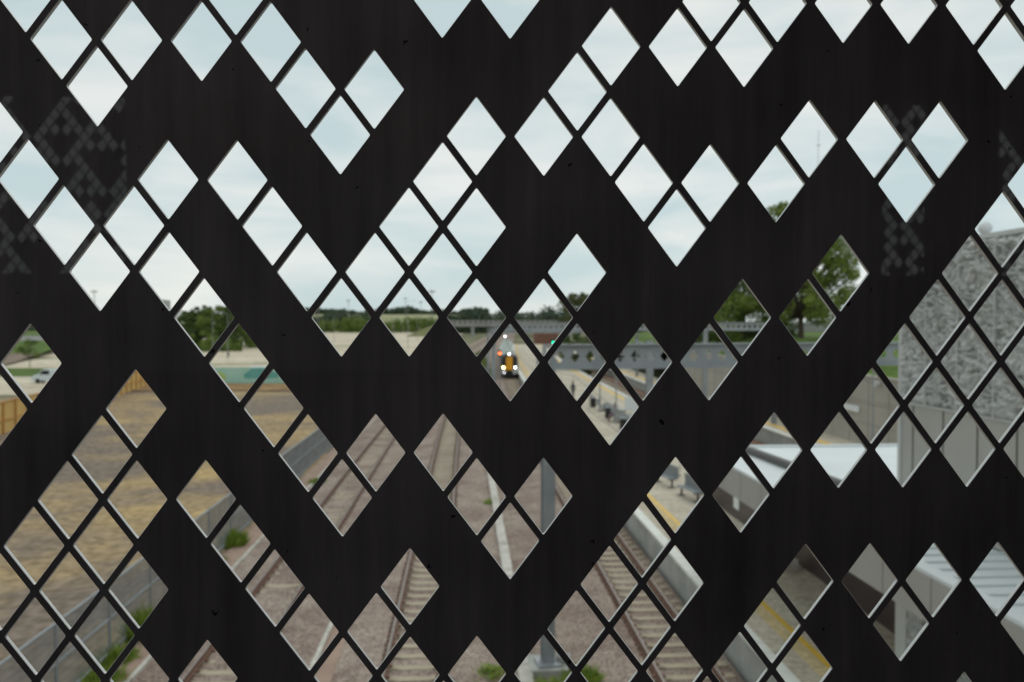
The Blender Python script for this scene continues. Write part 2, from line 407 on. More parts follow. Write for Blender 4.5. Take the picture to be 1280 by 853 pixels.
# left-hand verge seen beyond the site
sheet('verge', [(-190, 128), (-64, 128), (-70, 150), (-190, 150)], -0.28, M['grass'])
mb = MB()
for (y0, z0, y1, z1, m) in ((152, -0.3, 205, 0.6, 0), (205, 0.6, 262, 2.4, 1), (262, 2.4, 330, 2.6, 2), (330, 2.6, 520, 2.2, 1)):
    mb.quad((-420, y0, z0), (-88-(y0-152)*0.35, y0, z0), (-88-(y1-152)*0.35, y1, z1), (-420, y1, z1), m)
structure(mb.obj('bank', [M['soil'], M['grass'], M['asphalt']]))
for (x0, y0, x1, y1, w) in ((-62, 156, -42, 168, 2.2), (-58, 262, -30, 300, 7), (-26, 182, -14, 176, 2.2)):
    sheet('grass_strip', [(x0, y0), (x1, y1), (x1, y1+w), (x0, y0+w)], -0.29, M['grass'])
mb = MB()
for y, z in ((840, -0.4), (900, 6), (1000, 12.0), (1300, 19.5), (2600, 24)):
    mb.v += [(-620, y, z if y > 840 else -0.4), (-10, y, z), (90, y, -0.4 if y < 1000 else z*0.55)]
for k in range(4):
    for q in range(2):
        a = k*3+q; mb.f.append((a, a+1, a+4, a+3)); mb.m.append(0)
structure(mb.obj('field_hill', M['field']))
# grassy embankment behind the beige wall
mb = MB()
prof = [(25.75, 4.6), (29, 6.1), (34, 6.9), (60, 7.0), (90, -0.5)]
ys = [8, 20, 45, 80, 110, 150, 175]
for k, y in enumerate(ys):
    for (x, z) in prof: mb.v.append((x+bend(y), y, z if k < 6 else -0.5))
for k in range(len(ys)-1):
    for q in range(4):
        a = k*5+q; mb.f.append((a, a+1, a+6, a+5)); mb.m.append(0)
structure(mb.obj('grass_embankment', M['grass']))

# cable troughs and kerbs
def kerb(name, x0, x1, z0, z1, y0, y1, m, lidlen, label):
    mb = MB(); y = y0
    while y < y1:
        dz = random.uniform(-0.008, 0.008); g = random.uniform(-0.012, 0.012)
        mb.box(x0+g+bend(y), x1+g+bend(y), y, y+lidlen-0.02, z0, z1+dz); y += lidlen
    return tag(mb.obj(name, m), label, 'cable trough' if 'trough' in name else 'kerb')
kerb('cable_trough', 1.36, 1.72, -0.3, -0.08, 2, 120, M['trough'], 1.0, 'pale concrete cable trough running between the second and third tracks')
kerb('edging_kerb', -4.02, -3.89, -0.3, -0.17, 2, 150, M['trough'], 0.9, 'thin pale kerb beside the pinkish walkway between the left tracks')
kerb('edging_kerb', -8.44, -8.33, -0.3, -0.16, 2, 150, M['trough'], 0.9, 'thin pale kerb between left track and pinkish path along the mesh fence')

# tracks
def rail_profile(x):
    p = [(-0.07, -0.16), (-0.07, -0.145), (-0.012, -0.12), (-0.012, -0.045), (-0.036, -0.03), (-0.036, 0.0), (0.036, 0.0), (0.036, -0.03), (0.012, -0.045), (0.012, -0.12), (0.07, -0.145), (0.07, -0.16)]
    return [(x+a, b) for a, b in p]
sleeper_mesh = None
def track(xc, y0, y1, label, sy0, buried=0.0, seed=1):
    global sleeper_mesh
    rnd = random.Random(seed)
    t = empty('railway_track', (0, 0, 0), 0, label, 'railway track', 'railway tracks')
    for s in (-1, 1):
        mb = MB(); pr = rail_profile(xc+s*0.752); sweep(mb, pr, y0, y1)
        n = len(pr); k = 0
        for fi, f in enumerate(mb.f):
            if len(f) == 4 and abs(mb.v[f[0]][2]) < 1e-4 and abs(mb.v[f[2]][2]) < 1e-4: mb.m[fi] = 1
        mb.obj('rail', [M['rail'], M['railtop']], t)
    if sleeper_mesh is None:
        s_ = MB(); s_.prism([(-1.25, -0.30), (-1.25, -0.20), (-1.20, -0.165), (-0.5, -0.165), (-0.4, -0.19), (0.4, -0.19), (0.5, -0.165), (1.20, -0.165), (1.25, -0.20), (1.25, -0.30)], -0.13, 0.13, axis='y')
        for s in (-1, 1):
            s_.box(s*0.752-0.17, s*0.752-0.08, -0.06, 0.06, -0.16, -0.115, 1)
            s_.box(s*0.752+0.08, s*0.752+0.17, -0.06, 0.06, -0.16, -0.115, 1)
        o = s_.obj('sleeper', [M['sleeper'], M['rail']]); sleeper_mesh = o.data
        bpy.data.objects.remove(o)
    y = sy0; k = 0; rest = MB()
    while y < min(y1, 330):
        b = bend(y)
        if k < 100:
            o = bpy.data.objects.new('sleeper', sleeper_mesh); COL.objects.link(o); o.parent = t
            o.location = (xc+b+rnd.uniform(-0.02, 0.02), y, -buried*rnd.random()); o.rotation_euler = (0, 0, -slope(y)+rnd.uniform(-0.006, 0.006))
        else:
            rest.box(xc+b-1.25, xc+b+1.25, y-0.13, y+0.13, -0.30, -0.175)
        y += 0.66; k += 1
    if rest.f:
        o = rest.obj('sleeper', M['sleeper'], t); o['kind'] = 'stuff'
    return t
track(-6.17, 4, 700, 'leftmost rusty railway track, nearest the mesh fence', 13.0, 0.055, 1)
track(-1.28, 4, 700, 'rusty railway track left of the cable trough, passing in the middle', 15.0, 0.025, 2)
track(5.61, 4, 900, 'railway track the train is arriving on, alongside the platform edge', 12.0, 0.02, 3)
track(19.6, 10, 480, 'brown bay track on the far side of the platform', 30.0, 0.0, 4)
# loose stones and low weeds
def tuft(x, y, r, h, n, label, rnd, z=-0.3):
    mb = MB()
    for _ in range(n):
        a, q = rnd.uniform(0, 2*pi), r*sqrt(rnd.random())
        px, py = q*cos(a), q*sin(a); t = rnd.uniform(0, pi); w = rnd.uniform(0.012, 0.03)
        hh = h*rnd.uniform(0.4, 1)*(1-0.5*q/r); lx, ly = rnd.uniform(-.12, .12), rnd.uniform(-.12, .12)
        dx, dy = cos(t)*w, sin(t)*w
        mb.quad((px-dx, py-dy, 0), (px+dx, py+dy, 0), (px+lx+dx*.6, py+ly+dy*.6, hh*.6), (px+lx*1.2-dx*.6, py+ly*1.2-dy*.6, hh*.65))
        mb.quad((px+lx-dx, py+ly-dy, hh*.5), (px+lx+dx, py+ly+dy, hh*.5), (px+lx*2.2, py+ly*2.2, hh), (px+lx*2.2-dx*.5, py+ly*2.2, hh*.97))
    o = mb.obj('weed_clump', M['weed']); o.location = (x, y, z)
    return tag(o, label, 'weeds', 'weed clumps')
rw = random.Random(5)
tuft(0.68, 19.9, 0.42, 0.22, 260, 'low green weeds left of the trough near the steel mast foot', rw, -0.27)
tuft(1.35, 38.6, 0.35, 0.35, 160, 'small green weed clump at the trough, far from the mast', rw, -0.27)
tuft(2.1, 18.55, 0.62, 0.42, 900, 'dense green weeds in front of the mast foundation block', rw, -0.27)
tuft(2.95, 19.3, 0.45, 0.55, 420, 'green weeds right of the mast foundation block', rw, -0.27)
tuft(-9.15, 22.9, 0.55, 1.15, 700, 'tall bright weeds at the foot of the mesh fence, largest clump', rw)
tuft(-9.25, 21.3, 0.5, 0.6, 350, 'tall bright weeds by the fence just nearer than the largest clump', rw)
tuft(-9.1, 20.0, 0.55, 0.55, 450, 'weeds by the fence at the lower left edge of the picture', rw)
tuft(-9.0, 18.5, 0.5, 0.5, 350, 'weeds by the fence nearest to the footbridge', rw)
tuft(-9.25, 32.0, 0.45, 0.95, 700, 'round dark green bush against the fence, halfway along', rw)
tuft(-9.3, 29.9, 0.4, 0.3, 160, 'low weeds by the fence just before the round bush', rw)
tuft(-9.0, 38.5, 0.5, 0.6, 300, 'faint weeds at the fence foot beyond the round bush', rw)
tuft(-8.2, 44.0, 0.5, 0.55, 260, 'far weeds between the fence and the left track', rw)

# ---------------------------------------------------------------- mesh fence on the left
def fence_height(): return 1.72
fence = empty('mesh_fence', (-9.5, 0, 0), 0, 'grey steel mesh fence with rails between the dirt site and the tracks', 'fence')
pm = MB(); L = 2.75
for k in range(55): pm.box(-0.004, 0.004, 0.05*k-0.0065, 0.05*k+0.0065, -0.2, 1.72)
for k in range(9): pm.box(-0.0075, -0.0045, 0, L, -0.15+0.21*k, -0.135+0.21*k)
p0 = pm.obj('mesh_panel', M['wire'], fence)
rm = MB(); rm.box(-0.03, 0.03, 0.03, L-0.03, 1.73, 1.78); rm.box(-0.03, 0.03, 0.03, L-0.03, 0.79, 0.84); rm.box(-0.03, 0.03, 0.03, L-0.03, -0.12, -0.07)
r0 = rm.obj('fence_rail', M['steel'], fence)
om = MB(); om.box(-0.03, 0.03, -0.03, 0.03, -0.4, 1.725)
o0 = om.obj('post', M['steel'], fence)
yb = 15.35-2*L
k = 0
while yb < 112:
    a = -slope(yb+L/2); x = bend(yb)
    for src in (p0, r0, o0):
        o = src if k == 0 else src.copy()
        if k: COL.objects.link(o)
        o.location = (x, yb, 0); o.rotation_euler = (0, 0, a)
    yb += L; k += 1

# ---------------------------------------------------------------- platforms
def platform(x0, x1, y0, y1, label, both, yellow_left=True):
    t = empty('platform', (0, 0, 0), 0, label, 'platform', 'station platforms')
    t['kind'] = 'structure'
    ztop = 0.915
    mb = MB(); sweep(mb, rect(x0+0.14, x1-(0.14 if both else 0.0), -0.4, ztop-0.03), y0, y1)
    mb.obj('wall', M['concrete'], t)
    mb = MB(); sweep(mb, rect(x0+0.35, x1-(0.35 if both else 0), ztop-0.028, ztop), y0, y1)
    mb.obj('paving', M['paving'], t)
    ed = [(x0, x0+0.348)] + ([(x1-0.348, x1)] if both else [])
    for a, b in ed:
        mb = MB(); y = y0
        while y < y1:
            l = 1.5; g = random.uniform(-.004, .004)
            s0, s1 = bend(y), bend(y+l)
            if y < 110:
                i = len(mb.v)
                for (yy, s) in ((y, s0), (y+l-0.012, s1)):
                    mb.v += [(a+s+g, yy, ztop-0.09), (a+s+g, yy, ztop+0.002), (b+s+g, yy, ztop+0.002), (b+s+g, yy, ztop-0.09)]
                for q in ((0,1,5,4),(1,2,6,5),(2,3,7,6),(3,0,4,7),(0,3,2,1),(4,5,6,7)):
                    mb.f.append(tuple(i+w for w in q)); mb.m.append(0)
            y += l
        if y1 > 110: sweep(mb, rect(a, b, ztop-0.09, ztop+0.002), 111, y1)
        mb.obj('coping', M['coping'], t)
    return t
p1 = platform(6.97, 16.85, 3, 262, 'long pale platform island the train is arriving beside, with yellow lines', True)
for (a, b, m, nm) in ((7.86, 8.19, 'tactile', 'tactile_strip'), (8.22, 8.40, 'yellow', 'yellow_line'), (15.55, 15.95, 'yellow', 'yellow_line')):
    mb = MB(); sweep(mb, [(a, 0.919), (b, 0.919)], 3, 262, closed=False); mb.obj(nm, M[m], p1)
p2 = platform(22.1, 25.6, 8, 240, 'far platform running under the beige wall', False)
mb = MB(); sweep(mb, [(23.0, 0.919), (23.5, 0.919)], 8, 240, closed=False); mb.obj('yellow_line', M['yellow'], p2)

# beige wall behind the far platform
w = empty('boundary_wall', (0, 0, 0), 0, 'long beige panelled wall behind the far platform', 'wall')
mb = MB(); sweep(mb, rect(25.3, 25.62, -0.3, 5.25), 12, 92); mb.obj('wall_panel', M['beigewall'], w)
mb = MB(); y = 14.0
while y < 91:
    mb.box(25.285+bend(y), 25.305+bend(y), y-0.02, y+0.02, 0.95, 5.2); y += 2.4
for z in (2.3, 3.75): sweep(mb, rect(25.287, 25.302, z-0.015, z+0.015), 12.2, 91.8)
mb.obj('panel_joint', mat('faint joint', (0.22, 0.20, 0.175), rough=0.8), w)
mb = MB(); sweep(mb, rect(25.22, 25.70, 5.25, 5.36), 12, 92); mb.obj('wall_cap', M['beigewall'], w)
s = MB(); s.box(25.19, 25.27, 48.6, 50.6, 2.92, 3.32)
tag(s.obj('wall_sign', M['whitepaint'], bevel=0.01), 'blank white oblong sign on the beige wall', 'sign')
s = MB()
for z in range(6): s.box(25.88, 25.95, 79.2, 82.4, 2.2+z*0.2, 2.33+z*0.2, 0)
s.box(25.93, 26.1, 79.1, 82.5, 2.1, 3.45, 1)
o = s.obj('louvre', [M['steel'], M['black']], w)
s = MB(); s.box(24.9, 25.25, 46.1, 46.4, 4.9, 5.1); s.tube((25.2, 46.25, 4.95), (25.4, 46.25, 4.7), 0.03); s.ball((24.95, 46.25, 4.85), 0.12)
tag(s.obj('security_camera', M['whitepaint']), 'small white camera bracketed near the top of the beige wall', 'camera')

# ---------------------------------------------------------------- overhead line portals (castellated beams on masts)
def castellated(p0, p1, zb, depth, label, masts):
    dx, dy = p1[0]-p0[0], p1[1]-p0[1]; Ln = sqrt(dx*dx+dy*dy); rz = math.atan2(dy, dx)
    t = empty('line_gantry', (p0[0], p0[1], 0), rz, label, 'gantry', 'overhead line gantries')
    cell = 0.41; n = int(Ln/cell); mb = MB(); th = 0.03
    hw, hh, fl = cell*0.33, depth*0.25, cell*0.05
    zc = zb+depth/2
    for k in range(n):
        xc = (k+0.5)*cell
        hole = [(xc-hw, zc), (xc-fl, zc+hh), (xc+fl, zc+hh), (xc+hw, zc), (xc+fl, zc-hh), (xc-fl, zc-hh)]
        x0, x1 = xc-cell/2, xc+cell/2
        out = [(x0, zc), (x0, zb+depth), (x1, zb+depth), (x1, zc), (x1, zb), (x0, zb)]
        i = len(mb.v)
        for y in (-th/2, th/2):
            mb.v += [(x, y, z) for x, z in out]+[(x, y, z) for x, z in hole]
        for q in range(6):
            r = (q+1) % 6
            mb.f.append((i+q, i+r, i+6+r, i+6+q)); mb.m.append(0)
            mb.f.append((i+12+r, i+12+q, i+18+q, i+18+r)); mb.m.append(0)
            mb.f.append((i+6+q, i+6+r, i+18+r, i+18+q)); mb.m.append(0)
    mb.obj('web', M['beam'], t)
    mb = MB(); mb.box(-0.2, n*cell+0.1, -0.12, 0.12, zb+depth+0.001, zb+depth+0.035); mb.obj('flange', M['beam'], t)
    mb = MB(); mb.box(-0.2, n*cell+0.1, -0.12, 0.12, zb-0.035, zb-0.001); mb.obj('flange', M['beam'], t)
    mb = MB(); mb.box(-0.22, -0.18, -0.15, 0.15, zb-0.04, zb+depth+0.04); mb.obj('end_plate', M['beam'], t)
    for (mx, foot, top) in masts:
        g = MB()
        g.box(mx-0.16, mx+0.16, -0.14, -0.12, foot, top); g.box(mx-0.16, mx+0.16, 0.12, 0.14, foot, top)
        g.box(mx-0.012, mx+0.012, -0.119, 0.119, foot, top)
        g.box(mx-0.3, mx+0.3, -0.3, 0.3, foot, foot+0.04)
        g.obj('mast', M['steel'], t)
    return t
castellated((2.25, 20.0), (22.4, 22.9), 7.58, 0.58, 'nearest grey castellated steel gantry beam with diamond holes over the tracks', [(-0.1, -0.05, 7.54), (20.3, 0.9, 7.54)])
b = MB(); b.box(1.65, 2.65, 19.55, 20.55, -0.5, -0.06); b.box(2.4, 2.75, 19.9, 20.2, -0.5, 0.12)
tag(b.obj('mast_foundation', M['concrete'], bevel=0.02), 'grey concrete block under the tall steel mast', 'foundation block')
castellated((2.35, 59.9), (23.7, 58.6), 8.08, 0.56, 'farther thin castellated gantry beam with a row of dark holes', [(-0.1, -0.2, 8.04), (16.1, 0.9, 8.04), (21.4, 0.9, 8.04)])
castellated((3.4, 108), (24.5, 110), 7.1, 0.6, 'faint distant gantry beam behind the farther one', [(-0.1, -0.2, 7.06), (21.2, 0.9, 7.06)])
# single mast with cantilever standing on the platform
t = empty('catenary_mast', (10.85, 46, 0.9), 0, 'dark grey mast on the platform rising in front of the castellated beam', 'mast')
g = MB(); g.box(-0.2, 0.2, -0.17, -0.15, 0, 6.75); g.box(-0.2, 0.2, 0.15, 0.17, 0, 6.75); g.box(-0.02, 0.02, -0.149, 0.149, 0, 6.75); g.obj('post', M['steel'], t)
g = MB(); g.tube((0.25, 0, 6.3), (-0.9, 0, 6.75), 0.05); g.tube((0.2, 0, 5.4), (-0.9, 0, 6.7), 0.04); g.tube((-2.6, 0, 6.2), (-0.2, 0, 5.5), 0.04); g.obj('cantilever', M['steel'], t)
# contact and catenary wires over the two right-hand tracks
def wires(xc, y0, y1, label):
    mb = MB(); ys = list(range(y0, y1, 5))
    for a, b2 in zip(ys, ys[1:]):
        def zc(y): s = (y % 40)/40.0; return 6.0-4*0.55*s*(1-s)
        mb.tube((xc+bend(a), a, 4.75), (xc+bend(b2), b2, 4.75), 0.012, n=4, caps=False)
        mb.tube((xc+bend(a), a, zc(a)), (xc+bend(b2), b2, zc(b2) if b2 % 40 else 6.0), 0.012, n=4, caps=False)
        mb.tube((xc+bend(a), a, 4.75), (xc+bend(a), a, zc(a)), 0.007, n=4, caps=False)
    return tag(mb.obj('overhead_wire', M['seam']), label, 'overhead wire', 'overhead line wires')
wires(5.61, 20, 260, 'thin overhead wires above the track with the train')
wires(19.6, 20, 240, 'thin overhead wires above the bay track')

# ---------------------------------------------------------------- platform canopy and tower
cn = empty('platform_canopy', (7.88, 0, 0), 0, 'flat pale metal platform canopy with cream fascia, below the patterned building', 'canopy')
mb = MB(); mb.box(0.02, 9.0, 2.5, 26.75, 4.30, 4.46)
mb.obj('roof', M['whiteroof'], cn)
mb = MB(); y = 3.0
while y < 26.6:
    mb.box(0.35, 8.9, y, y+0.045, 4.462, 4.50); y += 0.42 if y < 19 else 30
mb.obj('roof_rib', M['whiteroof'], cn)
mb = MB(); mb.box(0.0, 0.28, 2.5, 26.8, 4.465, 4.52); mb.box(0.28, 9.0, 26.6, 26.8, 4.465, 4.52); mb.obj('roof_edge', M['whiteroof'], cn)
for k in range(16):
    mb = MB(); mb.box(-0.03, 0.03, 2.5+k*1.52, 2.5+k*1.52+1.49, 3.67, 4.46); mb.obj('fascia_panel', M['fascia'], cn)
mb = MB(); mb.box(0.04, 9.0, 26.76, 26.82, 3.67, 4.46); mb.obj('fascia_panel', M['fascia'], cn)
mb = MB(); mb.box(0.04, 9.0, 2.6, 26.7, 3.72, 3.78); mb.obj('soffit', M['whiteroof'], cn)
mb = MB()
mb.prism([(1.2, 26.6), (1.45, 26.6), (2.1, 18.2), (1.85, 18.2)], 4.463, 4.66, axis='z'); mb.obj('gutter', M['seam'], cn)
for (px, py) in ((2.35, 24.7), (2.35, 8.0)):
    mb = MB(); mb.tube((px, py, 1.25), (px, py, 3.7), 0.10, n=12); mb.obj('column', M['int_wall'], cn)
    mb = MB(); mb.box(px-0.28, px+0.28, py-0.28, py+0.28, 0.9, 1.25); mb.obj('column_base', M['trough'], cn)

def pattern(ni, nj, seed, noise=0.30):
    """triangular cellular pattern giving chevrons of holes"""
    rnd = random.Random(seed); on = set()
    row = {i: rnd.random() < 0.5 for i in range(-ni-2, ni+3)}
    for j in range(-nj, nj+1):
        new = {}
        for i in range(-ni-2, ni+3):
            if (i+j) % 2: continue
            l, r = row.get(i-1, rnd.random() < 0.5), row.get(i+1, rnd.random() < 0.5)
            l2 = row.get(i-3, False)
            v = (l != r) if rnd.random() > noise else (l or r if l2 else rnd.random() < 0.45)
            new[i] = v
            if v: on.add((i, j))
        row = new
    return on

def relief_sheet(name, x0, x1, z0, z1, step, amp, parent, m, seed=0.0):
    """pressed cladding: a sheet with deep curling ridges, local plane y=0, bulging to -y"""
    from mathutils import noise, Vector
    nx, nz = int((x1-x0)/step), int((z1-z0)/step); V, F = [], []
    for b in range(nz+1):
        for a in range(nx+1):
            x, z = x0+(x1-x0)*a/nx, z0+(z1-z0)*b/nz
            wx = noise.noise(Vector((x*2.6, z*2.6, seed)))*0.22; wz = noise.noise(Vector((x*2.6, z*2.6, seed+9)))*0.22
            v = noise.noise(Vector(((x+wx)*5.2, (z+wz)*6.5, seed+3)))
            h = 1.0-min(1.0, abs(v)*4.2)
            q = noise.noise(Vector(((x+wz)*11, (z+wx)*11, seed+5)))
            e = min(1.0, (x-x0)*12, (x1-x)*12, (z-z0)*12, (z1-z)*12)
            V.append((x, -max(0.0, (h*0.75+q*0.5))*amp*max(0.0, e), z))
    for b in range(nz):
        for a in range(nx):
            k = b*(nx+1)+a; F.append((k, k+1, k+nx+2, k+nx+1))
    me = bpy.data.meshes.new(name); me.from_pydata(V, [], F); me.materials.append(m); me.materials.append(M['towerback_recess'])
    me.polygons.foreach_set('material_index', [1 if sum(1 for k in f if V[k][1] > -0.09*amp) >= 3 else 0 for f in F]); me.update()  # lowest faces coloured darker: recess shade put into the cladding colour
    o = bpy.data.objects.new(name, me); COL.objects.link(o); o.parent = parent
    return o

def perforated(name, on, irange, jrange, a, b, ox, oz, th, parent, mats, fine=True, clip=None):
    """sheet in the XZ plane (inner face y=0, outer face y=th), diamond lattice, diamond holes"""
    V, F, MI, idx = [], [], [], {}
    def vid(x, y, z):
        k = (round(x*2e4), round(y*2e4), round(z*2e4))
        if k not in idx: idx[k] = len(V); V.append((x, y, z))
        return idx[k]
    hw, hh = a*0.877, b*0.871
    ch = 0.0004
    for j in range(jrange[0], jrange[1]+1):
        for i in range(irange[0], irange[1]+1):
            if (i+j) % 2: continue
            cx, cz = ox+i*a, oz-j*b
            out = [(cx+a, cz), (cx, cz+b), (cx-a, cz), (cx, cz-b)]
            if (i, j) not in on:
                F.append(tuple(vid(x, 0, z) for x, z in out)); MI.append(0)
                if fine: F.append(tuple(vid(x, th, z) for x, z in reversed(out))); MI.append(0)
                continue
            corners = [(hw, 0), (0, hh), (-hw, 0), (0, -hh)]
            def ring(s):
                pts = []
                for q in range(4):
                    c = corners[q]; p = corners[q-1]; nx = corners[(q+1) % 4]
                    if not fine: pts.append([(cx+c[0]*s, cz+c[1]*s)]); continue
                    r = 0.026
                    A = (c[0]+(p[0]-c[0])*r, c[1]+(p[1]-c[1])*r); B = (c[0]+(nx[0]-c[0])*r, c[1]+(nx[1]-c[1])*r)
                    arc = []
                    for t in (0, .33, .67, 1):
                        x = (1-t)**2*A[0]+2*t*(1-t)*(c[0]*0.99)+t*t*B[0]; z = (1-t)**2*A[1]+2*t*(1-t)*(c[1]*0.99)+t*t*B[1]
                        arc.append((cx+x*s, cz+z*s))
                    pts.append(arc)
                return pts
            k1 = 1+ch/hw if fine else 1
            def cap(R, y, flip):
                for q in range(4):
                    ids = [vid(x, y, z) for x, z in R[q]]; o = vid(out[q][0], y, out[q][1]); o2 = vid(out[(q+1) % 4][0], y, out[(q+1) % 4][1])
                    for u in range(len(ids)-1):
                        f = (o, ids[u+1], ids[u]); F.append(f[::-1] if flip else f); MI.append(0)
                    nx = vid(R[(q+1) % 4][0][0], y, R[(q+1) % 4][0][1])
                    f = (o, o2, nx, ids[-1]); F.append(f[::-1] if flip else f); MI.append(0)
            R1 = ring(k1); cap(R1, 0, False)
            if fine:
                cap(R1, th, True)
                R0 = ring(1.0)
                def flat(R, y): return [vid(x, y, z) for arc in R for x, z in arc]
                loops = [flat(R1, 0), flat(R0, ch), flat(R0, th-ch), flat(R1, th)]
            else:
                def flat(R, y): return [vid(x, y, z) for arc in R for x, z in arc]
                loops = [flat(R1, 0), flat(R1, th)]
            for u, (A, B) in enumerate(zip(loops, loops[1:])):
                n = len(A)
                for q in range(n):
                    F.append((A[q], A[(q+1) % n], B[(q+1) % n], B[q])); MI.append(1)
    me = bpy.data.meshes.new(name); me.from_pydata(V, [], F)
    for m in mats: me.materials.append(m)
    me.polygons.foreach_set('material_index', MI); me.update()
    o = bpy.data.objects.new(name, me); COL.objects.link(o)
    if parent: o.parent = parent
    return o

tw = empty('station_building', (10.0, 18.05, 0), radians(-90), 'pale grey station building with squiggle patterned upper cladding at right', 'building')
# local x runs toward the bridge (world -Y), local y points away to world... (rotated -90 deg: x->-Y, y->+X)
mb = MB(); mb.box(0.02, 16.5, 0.12, 3.3, -0.2, 10.35); mb.obj('backing_wall', M['towerback_recess'], tw)
mb = MB(); mb.box(0.0, 16.5, 0.02, 0.119, 4.50, 6.92)
mb.obj('plain_panel', M['fascia'], tw)
mb = MB(); x = 0.55
while x < 16.3:
    mb.box(x-0.012, x+0.012, 0.004, 0.019, 4.50, 6.91); x += 1.1
mb.obj('panel_joint', M['seam'], tw)
mb = MB(); mb.box(0.0, 16.5, -0.01, 0.06, 6.922, 6.97); mb.box(0.0, 16.5, -0.02, 0.3, 10.38, 10.47); mb.box(-0.01, 0.10, -0.02, 0.3, 0.9, 10.378)
mb.obj('trim', M['tower'], tw)
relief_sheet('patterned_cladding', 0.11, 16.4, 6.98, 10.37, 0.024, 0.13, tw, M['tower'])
mb = MB(); x = 1.1
while x < 16.3:
    mb.box(x-0.02, x+0.02, -0.075, -0.001, 6.972, 10.375); x += 1.1
mb.obj('trim', M['tower'], tw)
mb = MB(); mb.box(0.10, 0.45, -0.03, 0.1, 0.9, 3.66); mb.obj('door_frame', M['tower'], tw)
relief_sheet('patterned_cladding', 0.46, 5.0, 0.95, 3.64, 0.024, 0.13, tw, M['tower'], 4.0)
s = MB(); s.ball((0, 0, 0.1), 0.13); s.tube((0, 0, -0.05), (0, 0, 0.1), 0.04)
o = s.obj('security_camera', M['whitepaint']); o.location = (10.1, 15.3, 10.5)
tag(o, 'small white dome camera on top of the patterned building', 'camera')
mb = MB(); mb.box(10.8, 11.0, 17.6, 26.2, 0.9, 3.70); mb.box(10.8, 11.0, 26.2, 35.0, 0.9, 3.1)
tag(mb.obj('waiting_room_wall', M['darkwall']), 'dark brown glazed wall under the platform canopy', 'wall')
mb = MB(); mb.box(10.74, 10.79, 30.0, 30.55, 1.35, 1.85)
tag(mb.obj('poster', M['whitepaint']), 'small white poster on the dark wall beyond the canopy end', 'poster')

# ---------------------------------------------------------------- train
def car_profile(w, z0, z1, zs):
    """cross-section of a coach body: skirt, sides, rounded roof"""
    p = [(-w*0.93, z0), (-w, z0+0.5), (-w, zs)]
    for k in range(1, 8):
        a = pi - k*pi/8
        p.append((w*cos(a)*0.98, zs+(z1-zs)*sin(a)**0.8))
    return p+[(w, zs), (w, z0+0.5), (w*0.93, z0)]
YF = 120.6
train = empty('passenger_train', (5.61+bend(YF), YF, 0), 0, 'approaching passenger train with orange yellow nose door and lit headlamps', 'train')
tx, ty = train.location.x, train.location.y
for k in range(4):
    ya = YF+k*20.2+(0.9 if k == 0 else 0.1); yb2 = YF+(k+1)*20.2-0.3
    xa, xb = 5.61+bend(ya), 5.61+bend(yb2); a = math.atan2(xb-xa, yb2-ya)
    Lc = sqrt((xb-xa)**2+(yb2-ya)**2)
    body = MB(); body.prism(car_profile(1.38, 0.35, 3.45, 3.0), 0, Lc, axis='y')
    o = body.obj('coach', M['trainwhite'], train, smooth=False); o.location = (xa-tx, ya-ty, 0); o.rotation_euler = (0, 0, -a)
    rf = MB(); rf.prism([(-1.26, 3.28), (-1.05, 3.53), (-0.5, 3.74), (0, 3.80), (0.5, 3.74), (1.05, 3.53), (1.26, 3.28)], 0.05, Lc-0.05, axis='y')
    for q in range(3): rf.box(-0.75, 0.75, 2.5+q*5.6, 5.2+q*5.6, 3.6, 3.95)
    rf.obj('roof', M['trainroof'], o)
    for s in (-1, 1):
        wd = MB()
        for q in range(9): wd.box(s*1.37-0.02, s*1.37+0.02, 1.2+q*2.05, 2.6+q*2.05, 1.9, 2.75)
        wd.obj('side_window', M['glass'], o)
    un = MB(); un.box(-1.1, 1.1, 1.0, 4.2, 0.02, 0.36); un.box(-1.1, 1.1, Lc-4.2, Lc-1.0, 0.02, 0.36); un.obj('bogie', M['black'], o)
# cab front: chamfered, raked
f = MB()
sec0 = car_profile(1.38, 0.35, 3.75, 3.0); sec1 = [(x*0.93, z if z < 1.2 else z-0.10) for x, z in sec0]; sec2 = [(x*0.86, 0.45+(z-0.45)*0.94) for x, z in sec0]
n = len(sec0)
for sec, y in ((sec0, 0.95), (sec1, 0.35), (sec2, 0.02)): f.v += [(x, y, z) for x, z in sec]
for r in range(2):
    for q in range(n):
        f.f.append((r*n+q, r*n+(q+1) % n, (r+1)*n+(q+1) % n, (r+1)*n+q)); f.m.append(0)
f.f.append(tuple(2*n+q for q in range(n))); f.m.append(0)
f.obj('cab_end', M['black'], train)
g = MB(); g.box(-0.50, 0.50, -0.06, 0.02, 1.15, 3.25); g.obj('gangway_door', M['trainyellow'], train, bevel=0.03)
for s in (-1, 1):
    g = MB(); g.prism([(s*0.58, 1.95), (s*0.58, 3.15), (s*1.0, 3.1), (s*1.16, 2.0)], -0.02, 0.03, axis='y'); g.obj('windscreen', M['glass'], train)
    g = MB(); g.prism([(s*0.55, 0.55), (s*0.55, 1.28), (s*1.24, 1.38), (s*1.24, 0.72), (s*1.0, 0.55)], -0.10, 0.06, axis='y'); g.obj('lower_fairing', M['trainwhite'], train, bevel=0.02)
    g = MB(); g.tube((s*0.92, -0.13, 1.58), (s*0.92, 0.0, 1.58), 0.15 if s < 0 else 0.12, n=14); g.obj('headlamp', M['lampwarm' if s < 0 else 'lampwhite'], train)
g = MB(); g.tube((-0.80, -0.14, 0.80), (-0.80, -0.05, 0.80), 0.07, n=12); g.obj('headlamp', M['lampdim'], train)
